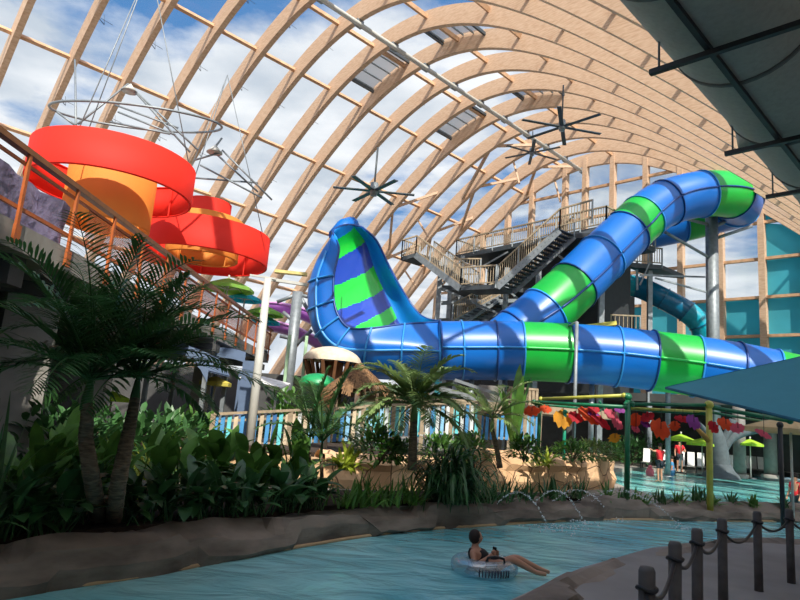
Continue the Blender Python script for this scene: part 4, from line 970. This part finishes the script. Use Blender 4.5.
# the pair of dark palms at the left and the mid-ground palms
b0 = gz(104, 521, .1)
def up_to(x, y, Y): return at(x, y, Y)
palm('palm_tree', [b0 + V((-.06, 0, 0)), at(92, 480, 7.4), at(86, 440, 7.4), at(87, 420, 7.3), at(87, 402, 7.3)], 26, 1.9, pleaf, 'dark feathery palm, left one of the pair sharing a base', 4, r=(.10, .06), droop=1.5)
palm('palm_tree', [b0 + V((.1, .05, 0)), at(118, 485, 7.5), at(127, 440, 7.7), at(132, 415, 7.9), at(135, 398, 8.0)], 24, 1.75, pleaf, 'dark feathery palm, right one of the pair, leaning towards the walkway', 9, r=(.10, .055), droop=1.5)
c = gz(322, 500, .1)
palm('palm_tree', [V((c.x, c.y, .1)), at(322, 480, c.y), at(321, 455, c.y)], 8, 1.5, pleaf, 'small young palm with thin stems in front of the slat fence', 12, r=(.04, .03), tilt=(.15, 1.1), droop=1.2)
palm('palm_tree', [V((c.x - .28, c.y, .1)), at(311, 480, c.y), at(309, 450, c.y)], 6, 1.35, pleaf, 'slender palm stem just left of the small young palm', 15, r=(.035, .025), tilt=(.2, 1.2), droop=1.3)
c = gz(412, 470, .72)
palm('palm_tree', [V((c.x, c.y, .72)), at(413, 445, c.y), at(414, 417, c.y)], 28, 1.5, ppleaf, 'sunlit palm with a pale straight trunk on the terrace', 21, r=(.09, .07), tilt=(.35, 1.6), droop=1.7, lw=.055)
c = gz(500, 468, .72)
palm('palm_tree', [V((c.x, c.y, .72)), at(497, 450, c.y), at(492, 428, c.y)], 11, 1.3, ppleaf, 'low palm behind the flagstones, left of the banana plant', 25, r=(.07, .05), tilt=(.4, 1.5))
# broad leaves along the river wall
def along(s):
    Ls = [(V(FAR[i]) - V(FAR[i + 1])).length for i in range(len(FAR) - 1)]; i = 0
    while s > Ls[i]: s -= Ls[i]; i += 1
    a, b = V((*FAR[i], 0)), V((*FAR[i + 1], 0)); d = (b - a).normalized(); return a + d * s, V((-d.y, d.x, 0))
lbl = ['at the bottom left corner above the rocks', 'beside the base of the left concrete column', 'left of the twin palm trunks', 'in front of the twin palm base', 'just right of the twin palm trunks', 'with large drooping leaves left of the lime plant', 'below the lime plant', 'with big pale upper leaves under the lamp post', 'with oval leaves left of the young palm', 'at the foot of the young palm']
pts_f = [(8, 543), (52, 540), (78, 528), (140, 528), (175, 525), (205, 522), (238, 520), (268, 518), (298, 515), (322, 512)]
for i, (x, y) in enumerate(pts_f):
    p = gz(x, y, .1); clump('broad_leaved_plant', V((p.x, p.y, .09)) + V((-.25, .35, 0)), 34, .5, .17, 1.3, dleaf, 'dark glossy broad-leaved plant ' + lbl[i], 'plant', 40 + i, shape='oval', tilt=(.15, 1.25), stem=.55, group='broad-leaved plants by the river wall', spread=.12)
lbl2 = ['behind the bottom left corner leaves', 'rising against the big concrete column', 'behind the left palm trunk', 'between the palms and the walkway', 'in the back row under the canopy', 'in the back row left of the lamp post', 'in the back row right of the lamp post', 'tall one behind the young palm']
for i, (x, y) in enumerate([(22, 512), (58, 505), (95, 500), (160, 500), (190, 498), (222, 498), (255, 500), (286, 498)]):
    p = gz(x, y, .1); clump('broad_leaved_plant', V((p.x, p.y, .05)), 26, .62, .24, .8, leaf, 'tall green broad-leaved plant ' + lbl2[i], 'plant', 60 + i, shape='oval', tilt=(.1, 1.15), stem=.8, group='taller broad-leaved plants in the bed', spread=.15)
# lime and variegated clumps
for x, y, zz, Y, n, L, w, lab, sd in [(205, 466, None, 12.5, 34, .5, .12, 'lime green clump glowing left of the lamp post', 1), (345, 470, .6, None, 40, .55, .11, 'lime green arching clump on the terrace left of the sunlit palm', 2), (112, 470, None, 11, 46, .6, .06, 'spiky variegated clump seen between the palm trunks', 3), (70, 465, None, 11, 26, .45, .1, 'lime leaves behind the left palm trunk', 4), (543, 466, .75, None, 36, .5, .08, 'lime spider-leaved clump on the planter wall', 5), (150, 470, None, 12, 40, .7, .08, 'pale spiky clump right of the twin palms', 6)]:
    p = gz(x, y, zz) if zz else V((at(x, y, Y).x, Y, .05)); clump('lime_plant', p, n, L * (1 if zz else 1.5), w, 1.2, yleaf, lab, 'plant', 80 + sd, stem=.1, tilt=(.1, 1.4), shape='lance', group='lime coloured clumps')
# straps and low shrubs along the centre of the wall
lb3 = ['left of the dark bush, first in the row', 'second in the row', 'third in the row', 'fourth, near the foot of the dark bush', 'just right of the dark bush', 'before the flagstones', 'before the right flagstones', 'near the water jets', 'near the end of the planter wall']
for i, (x, y) in enumerate([(345, 508), (366, 507), (388, 506), (412, 505), (484, 503), (505, 502), (530, 501), (555, 500), (580, 499)]):
    p = gz(x, y, .1); clump('strap_leaved_plant', V((p.x, p.y + .3, .08)), 34, .6 if i % 2 else .5, .055, .7, leaf if i < 4 else dleaf, 'upright strap-leaved plant on the river wall, ' + lb3[i], 'plant', 100 + i, shape='strap', tilt=(.05, .95), stem=.0, group='strap-leaved plants on the river wall', spread=.14)
p = gz(453, 506, .1); clump('drooping_bush', V((p.x, p.y + .5, .1)), 420, .7, .05, 3.2, dleaf, 'big dark rounded bush of drooping leaves before the terrace wall', 'bush', 120, shape='lance', tilt=(.1, 1.5), stem=.85, spread=.16, segs=5)
for i, (x, y, lab) in enumerate([(612, 500, 'at the foot of the green post'), (628, 501, 'right of the green post'), (645, 501, 'second right of the green post'), (665, 501, 'midway between the posts'), (683, 502, 'left of the yellow-green pole'), (703, 502, 'at the foot of the yellow-green pole'), (716, 503, 'right of the yellow-green pole'), (736, 503, 'bushy, left of the black pole'), (758, 505, 'beside the black pole'), (790, 506, 'at the right edge')]):
    p = gz(x, y, .1); clump('tuft', V((p.x, p.y + .25, .0)), 26, .42 if i not in (5, 0) else .62, .06, .9, dleaf if i % 2 else leaf, 'small spiky tuft between the river and the pool, ' + lab, 'plant', 130 + i, shape='lance', tilt=(.05, 1.2), stem=.0, group='tufts between river and pool')
# terrace planting
def bush(base, R, n, mt, label, seed, sx=1, L=.16, w=.07, cat='bush', group=None, H=1.0):
    rs = random.Random(seed); rt = thing('leafy_bush', V(base), label, cat, group); m = MB(); b = V(base)
    for i in range(n):
        q = rs.uniform(0, 2 * PI); t = math.acos(rs.uniform(-.2, 1)); r = R * rs.uniform(.55, 1.05); d = V((math.cos(q) * math.sin(t), math.sin(q) * math.sin(t), math.cos(t)))
        leafblade(m, b + V((d.x * r * sx, d.y * r, R * .35 * H + d.z * r * H)), d + V((rs.gauss(0, .4), rs.gauss(0, .4), rs.gauss(0, .3))), L * rs.uniform(.7, 1.3), w, .5, 3, shape='oval')
    m.build('foliage', mt, rt); m = MB()
    for i in range(6):
        q = rs.uniform(0, 2 * PI); m.tube([b, b + V((math.cos(q) * R * .5 * sx, math.sin(q) * R * .5, R * .9 * H))], .015, 4)
    m.build('stems', bark, rt); return rt
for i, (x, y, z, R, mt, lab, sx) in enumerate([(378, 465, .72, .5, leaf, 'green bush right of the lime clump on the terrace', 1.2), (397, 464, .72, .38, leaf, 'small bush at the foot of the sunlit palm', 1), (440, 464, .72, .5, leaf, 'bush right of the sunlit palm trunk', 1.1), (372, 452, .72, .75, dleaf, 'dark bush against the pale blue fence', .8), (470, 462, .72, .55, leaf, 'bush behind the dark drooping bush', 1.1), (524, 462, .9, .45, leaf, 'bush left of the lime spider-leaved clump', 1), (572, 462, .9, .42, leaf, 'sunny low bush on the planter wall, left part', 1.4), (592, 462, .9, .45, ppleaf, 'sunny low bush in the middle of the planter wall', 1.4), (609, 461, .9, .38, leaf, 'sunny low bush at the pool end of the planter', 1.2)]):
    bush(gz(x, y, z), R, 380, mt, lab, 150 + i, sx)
c = gz(512, 462, .72); clump('banana_plant', c, 8, 1.75, .26, .2, leaf, 'banana plant with tall upright paddle leaves', 'banana plant', 171, shape='oval', tilt=(.03, .35), stem=.35, spread=.04, segs=8)
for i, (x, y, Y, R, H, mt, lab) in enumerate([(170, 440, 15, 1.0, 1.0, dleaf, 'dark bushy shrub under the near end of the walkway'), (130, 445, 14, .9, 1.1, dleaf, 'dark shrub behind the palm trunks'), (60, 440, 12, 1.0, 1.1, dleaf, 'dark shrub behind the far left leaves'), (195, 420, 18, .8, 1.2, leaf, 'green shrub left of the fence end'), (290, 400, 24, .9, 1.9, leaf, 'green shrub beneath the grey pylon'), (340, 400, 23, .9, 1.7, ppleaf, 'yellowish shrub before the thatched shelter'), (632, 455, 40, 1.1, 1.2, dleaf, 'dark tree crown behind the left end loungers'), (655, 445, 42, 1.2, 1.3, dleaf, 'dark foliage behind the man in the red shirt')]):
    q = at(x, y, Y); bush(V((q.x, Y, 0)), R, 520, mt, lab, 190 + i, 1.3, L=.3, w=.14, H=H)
p = gz(-12, 520, .1); clump('spiky_palm', V((at(2, 480, 6.6).x - .3, 6.9, .1)), 40, 1.1, .05, .9, pleaf, 'spiky dark palm leaves poking in at the left edge', 'plant', 210, shape='strap', tilt=(.1, 1.3), stem=.3)

# ------------------------------------------------------------------ people
def figure(name, J, E_, parent=None, mt=None, sub=2, root=0):
    me = bpy.data.meshes.new(name); names = list(J); me.from_pydata([J[k][0] for k in names], [(names.index(a), names.index(b)) for a, b in E_], [])
    ob = bpy.data.objects.new(name, me); COL.objects.link(ob); sk = ob.modifiers.new('skin', 'SKIN'); sk.use_smooth_shade = True
    for i, k in enumerate(names):
        r = J[k][1]; sv = me.skin_vertices[0].data[i]; sv.radius = (r, r) if not isinstance(r, tuple) else r; sv.use_root = (i == root)
    ss = ob.modifiers.new('sub', 'SUBSURF'); ss.levels = sub; ss.render_levels = sub
    dgx = bpy.context.evaluated_depsgraph_get(); dgx.update(); m2 = bpy.data.meshes.new_from_object(ob.evaluated_get(dgx)); bpy.data.objects.remove(ob)
    m2.materials.clear(); m2.materials.append(mt); m2.name = name
    for p in m2.polygons: p.use_smooth = True
    o = bpy.data.objects.new(name, m2); COL.objects.link(o)
    if parent: o.parent = parent
    return o
def head_shape(m, c, fwd, up_, r):         # skull with brow, nose, chin and ears
    fwd = V(fwd).normalized(); up_ = V(up_).normalized(); sd = fwd.cross(up_).normalized(); up_ = sd.cross(fwd); rows = []
    for i in range(13):
        th = PI * i / 12; row = []
        for j in range(18):
            ph = 2 * PI * j / 18; x, y, z = math.sin(th) * math.cos(ph), math.sin(th) * math.sin(ph), math.cos(th)
            fx = x * r * (.98 if z > 0 else .98 - .1 * z * z); sx_ = y * r * (.78 if z > -.2 else .78 + .35 * (z + .2)); zz = z * r * (1.2 if z < 0 else 1.08)
            if x > .93 and -.35 < z < .12: fx += r * .22
            if x > .8 and -.75 < z < -.45: fx += r * .06
            if abs(y) > .93 and abs(z) < .25: sx_ *= 1.14
            row.append(c + fwd * fx + sd * sx_ + up_ * zz)
        rows.append(row)
    m.grid(rows, 0, True, True)
def person(name, base, facing, J, label, top_c, bot_c, arms='down', s=1.0, seed=0, hairm=None):
    """simple standing adult; J overrides joints (local: x right, y forward, z up)"""
    rt = thing(name, base, label, 'person'); c, sn = math.cos(facing), math.sin(facing)
    def L(p): return V((p[0] * c - p[1] * sn, p[0] * sn + p[1] * c, p[2])) * s
    D = dict(pel=(0, 0, .93), wa=(0, .0, 1.08), ch=(0, .01, 1.3), nk=(0, 0, 1.47), h0=(0, .01, 1.56), h1=(0, .02, 1.68), sl=(-.18, 0, 1.41), sr=(.18, 0, 1.41), el=(-.25, .02, 1.13), er=(.25, .02, 1.13), wl=(-.25, .14, .9), wr=(.25, .14, .9), gl=(-.25, .18, .82), gr=(.25, .18, .82), hl=(-.1, 0, .9), hr=(.1, 0, .9), kl=(-.11, .03, .5), kr=(.11, .03, .5), al=(-.11, 0, .09), ar=(.11, 0, .09), tl=(-.12, .16, .03), tr=(.12, .16, .03))
    D.update(J); R = dict(pel=.13, wa=.12, ch=.14, nk=.055, h0=.075, h1=.085, sl=.065, sr=.065, el=.045, er=.045, wl=.032, wr=.032, gl=.035, gr=.035, hl=.09, hr=.09, kl=.058, kr=.058, al=.038, ar=.038, tl=.035, tr=.035)
    P = {k: (L(D[k]), R[k] * s) for k in D}
    E_ = [('pel', 'wa'), ('wa', 'ch'), ('ch', 'nk'), ('nk', 'h0'), ('h0', 'h1'), ('ch', 'sl'), ('ch', 'sr'), ('sl', 'el'), ('sr', 'er'), ('el', 'wl'), ('er', 'wr'), ('wl', 'gl'), ('wr', 'gr'), ('pel', 'hl'), ('pel', 'hr'), ('hl', 'kl'), ('hr', 'kr'), ('kl', 'al'), ('kr', 'ar'), ('al', 'tl'), ('ar', 'tr')]
    figure('body', P, E_, rt, skin)
    Q = {k: (P[k][0], P[k][1] + .02 * s) for k in ('pel', 'wa', 'ch', 'sl', 'sr')}; Q['nk0'] = (L((0, 0, D['nk'][2] - .05)), .07 * s)
    for a, b in (('sl', 'el'), ('sr', 'er')): Q[b + 'u'] = (P[a][0].lerp(P[b][0], .6), .066 * s)
    figure('shirt', Q, [('pel', 'wa'), ('wa', 'ch'), ('ch', 'nk0'), ('ch', 'sl'), ('ch', 'sr'), ('sl', 'elu'), ('sr', 'eru')], rt, top_c)
    Q = {k: (P[k][0], P[k][1] + .02 * s) for k in ('pel', 'hl', 'hr')}
    for a, b in (('hl', 'kl'), ('hr', 'kr')): Q[b + 'u'] = (P[a][0].lerp(P[b][0], .75), .085 * s)
    figure('shorts', Q, [('pel', 'hl'), ('pel', 'hr'), ('hl', 'klu'), ('hr', 'kru')], rt, bot_c)
    m = MB(); h = base + P['h1'][0]; m.ball(h + V((0, 0, .02)) - L((0, .02, 0)), .1 * s, 12); m.build('hair', hairm or hair, rt)
    return rt
redc = mat('red_cloth', 'd8262e', .8); darkc = mat('navy_cloth', '1f2430', .8); bluec = mat('blue_cloth', '4a8fc0', .8); swim = mat('pink_cloth', 'd86a78', .8)
person('person', gz(679.5, 472, 0), 2.9, {'el': (-.3, .1, 1.15), 'gl': (-.12, .3, 1.2), 'wl': (-.18, .26, 1.16)}, 'person in a red shirt and dark shorts standing among the loungers', redc, darkc)
person('person', gz(660, 482.5, -.15), .5, {'sl': (-.17, .02, 1.42), 'el': (-.4, .05, 1.4), 'wl': (-.58, .05, 1.48), 'gl': (-.65, .06, 1.5), 'er': (.4, .05, 1.35), 'wr': (.55, .1, 1.25), 'gr': (.6, .12, 1.2)}, 'person in a red top with arms held out at the pool edge', redc, darkc, s=.95)
person('person', gz(672, 489, -.8), 1.2, {'er': (.38, .1, 1.2), 'wr': (.5, .3, 1.1), 'gr': (.55, .36, 1.08)}, 'person in a light blue top wading in the pool', bluec, bluec, s=.95)
person('person', gz(797, 524, -.9), 1.9, {}, 'person in a red top in the pool at the right edge', redc, darkc)
m = MB(); p = gz(650, 476.5, 0); m.lathe(p, [(0, 0), (.17, .02), (.19, .2), (.14, .36), (0, .4)], 12); m.ball(p + V((0, 0, .42)), .1); tag(m.build('beach_toy', swim), 'small pinkish beach toy lying on the pool edge by the loungers', 'beach toy')

# the swimmer in a clear tube
YP = 9.45
def pt(x, y, dy=0): return at(x, y, YP + dy)
cR = pt(484, 568.5); cR.z = -.35 + .10
tb = thing('swim_ring', V((cR.x, cR.y, -.35)), 'clear pale blue inflatable ring carrying the swimmer', 'swim ring')
m = MB(); m.tube([cR + V((.35 * math.cos(2 * PI * k / 40), .33 * math.sin(2 * PI * k / 40), .0)) for k in range(40)], .125, 18, closed=True); m.build('ring', pvc, tb)
m = MB(); c0 = cR + V((.1, -.28, .12)); m.tube([c0 + V((-.12, 0, -.02)), c0 + V((-.1, -.01, .05)), c0 + V((0, -.01, .07)), c0 + V((.12, -.01, .05)), c0 + V((.14, 0, -.02))], .017, 8); m.build('handle', black, tb)
m = MB()
for k in range(11):
    q = -PI / 2 + (k - 3) * .09; c1 = cR + V((.35 * math.cos(q), .33 * math.sin(q), 0)); o = V((math.cos(q), math.sin(q), 0)); m.tube([c1 + o * (.13 * math.cos(b)) + V((0, 0, .13 * math.sin(b))) for b in (-.45, -.2, .05, .3)], .009, 5)
m.build('printed_stripe', mat('dark_blue_print', '1d2a44', .4), tb)
sw = thing('person', V((cR.x, cR.y, -.35)), 'person in a dark sleeveless top floating in a clear ring, holding a phone', 'person'); O = V((cR.x, cR.y, -.35))
def J(x, y, dy, r): return (pt(x, y, dy) - O, r)
Bd = dict(pel=J(487, 569, .02, .12), wa=J(481, 562, .03, .13), ch=J(475, 554, .04, .14), nk=J(475, 546.5, .0, .05), h0=J(475.5, 542.5, 0, .05), h1=J(475.5, 538, 0, .062),
          sn=J(473, 553.5, -.12, .05), en=J(475, 565.5, -.2, .038), wn_=J(489, 557.5, -.2, .03), gn=J(492, 554, -.18, .03),
          sf=J(474, 550, .19, .055), ef=J(484, 562, .24, .04), wf=J(492, 556, .12, .03), gf=J(494, 553, .06, .03),
          hn=J(494, 568, -.09, .085), kn=J(511, 558.5, -.12, .06), an=J(536, 572.5, -.12, .035), tn=J(547, 574.5, -.14, .028),
          hf=J(494, 567, .1, .085), kf=J(516, 557.5, .12, .058), af=J(541, 569.5, .1, .034), tf=J(550, 572.5, .1, .028))
figure('body', Bd, [('pel', 'wa'), ('wa', 'ch'), ('ch', 'nk'), ('nk', 'h0'), ('h0', 'h1'), ('ch', 'sn'), ('sn', 'en'), ('en', 'wn_'), ('wn_', 'gn'), ('ch', 'sf'), ('sf', 'ef'), ('ef', 'wf'), ('wf', 'gf'), ('pel', 'hn'), ('hn', 'kn'), ('kn', 'an'), ('an', 'tn'), ('pel', 'hf'), ('hf', 'kf'), ('kf', 'af'), ('af', 'tf')], sw, skin)
m = MB(); hc = pt(476, 537.5); fw = V((.85, .35, -.1)); head_shape(m, hc, fw, (0, 0, 1), .092); m.build('head', skin, sw)
m = MB(); m.ball(hc + V((-.022, -.012, .016)), .086, 16, sz=1.2); m.build('hair', hair, sw)
Q = {k: (Bd[k][0], Bd[k][1] + .035) for k in ('pel', 'wa', 'ch')}; Q['a'] = (Bd['ch'][0].lerp(Bd['sn'][0], .8), .08); Q['b'] = (Bd['ch'][0].lerp(Bd['sf'][0], .65), .065); Q['n'] = (Bd['ch'][0].lerp(Bd['nk'][0], .5), .11)
figure('tank_top', Q, [('pel', 'wa'), ('wa', 'ch'), ('ch', 'a'), ('ch', 'b'), ('ch', 'n')], sw, mat('dark_top', '17141a', .8))
Q = {k: (Bd[k][0], Bd[k][1] + .012) for k in ('pel', 'hn', 'hf')}; Q['x'] = (Bd['hn'][0].lerp(Bd['kn'][0], .35), .085); Q['y'] = (Bd['hf'][0].lerp(Bd['kf'][0], .35), .085)
figure('swim_shorts', Q, [('pel', 'hn'), ('pel', 'hf'), ('hn', 'x'), ('hf', 'y')], sw, mat('grey_shorts', '2c3038', .8))
for hk, sgn in (('gn', -1), ('gf', 1)):        # five bent fingers on each hand, closed on the phone
    g = O + Bd[hk][0]
    for f in range(4):
        b_ = g + V((.0, .0, .025 - f * .018)); m = MB(); m.tube([b_, b_ + V((.035, -sgn * .012, .012)), b_ + V((.058, -sgn * .03, .008)), b_ + V((.055, -sgn * .048, .0))], [.011, .010, .009, .007], 7); m.build('finger', skin, sw)
    m = MB(); m.tube([g + V((-.005, -sgn * .015, .02)), g + V((.018, -sgn * .03, .04)), g + V((.035, -sgn * .042, .05))], [.012, .011, .008], 7); m.build('thumb', skin, sw)
ph = pt(494.5, 552.5, -.08); m = MB(); m.box(ph, (.012, .075, .15), .5); tag(m.build('phone', black), 'dark phone held up by the swimmer in the ring', 'phone')
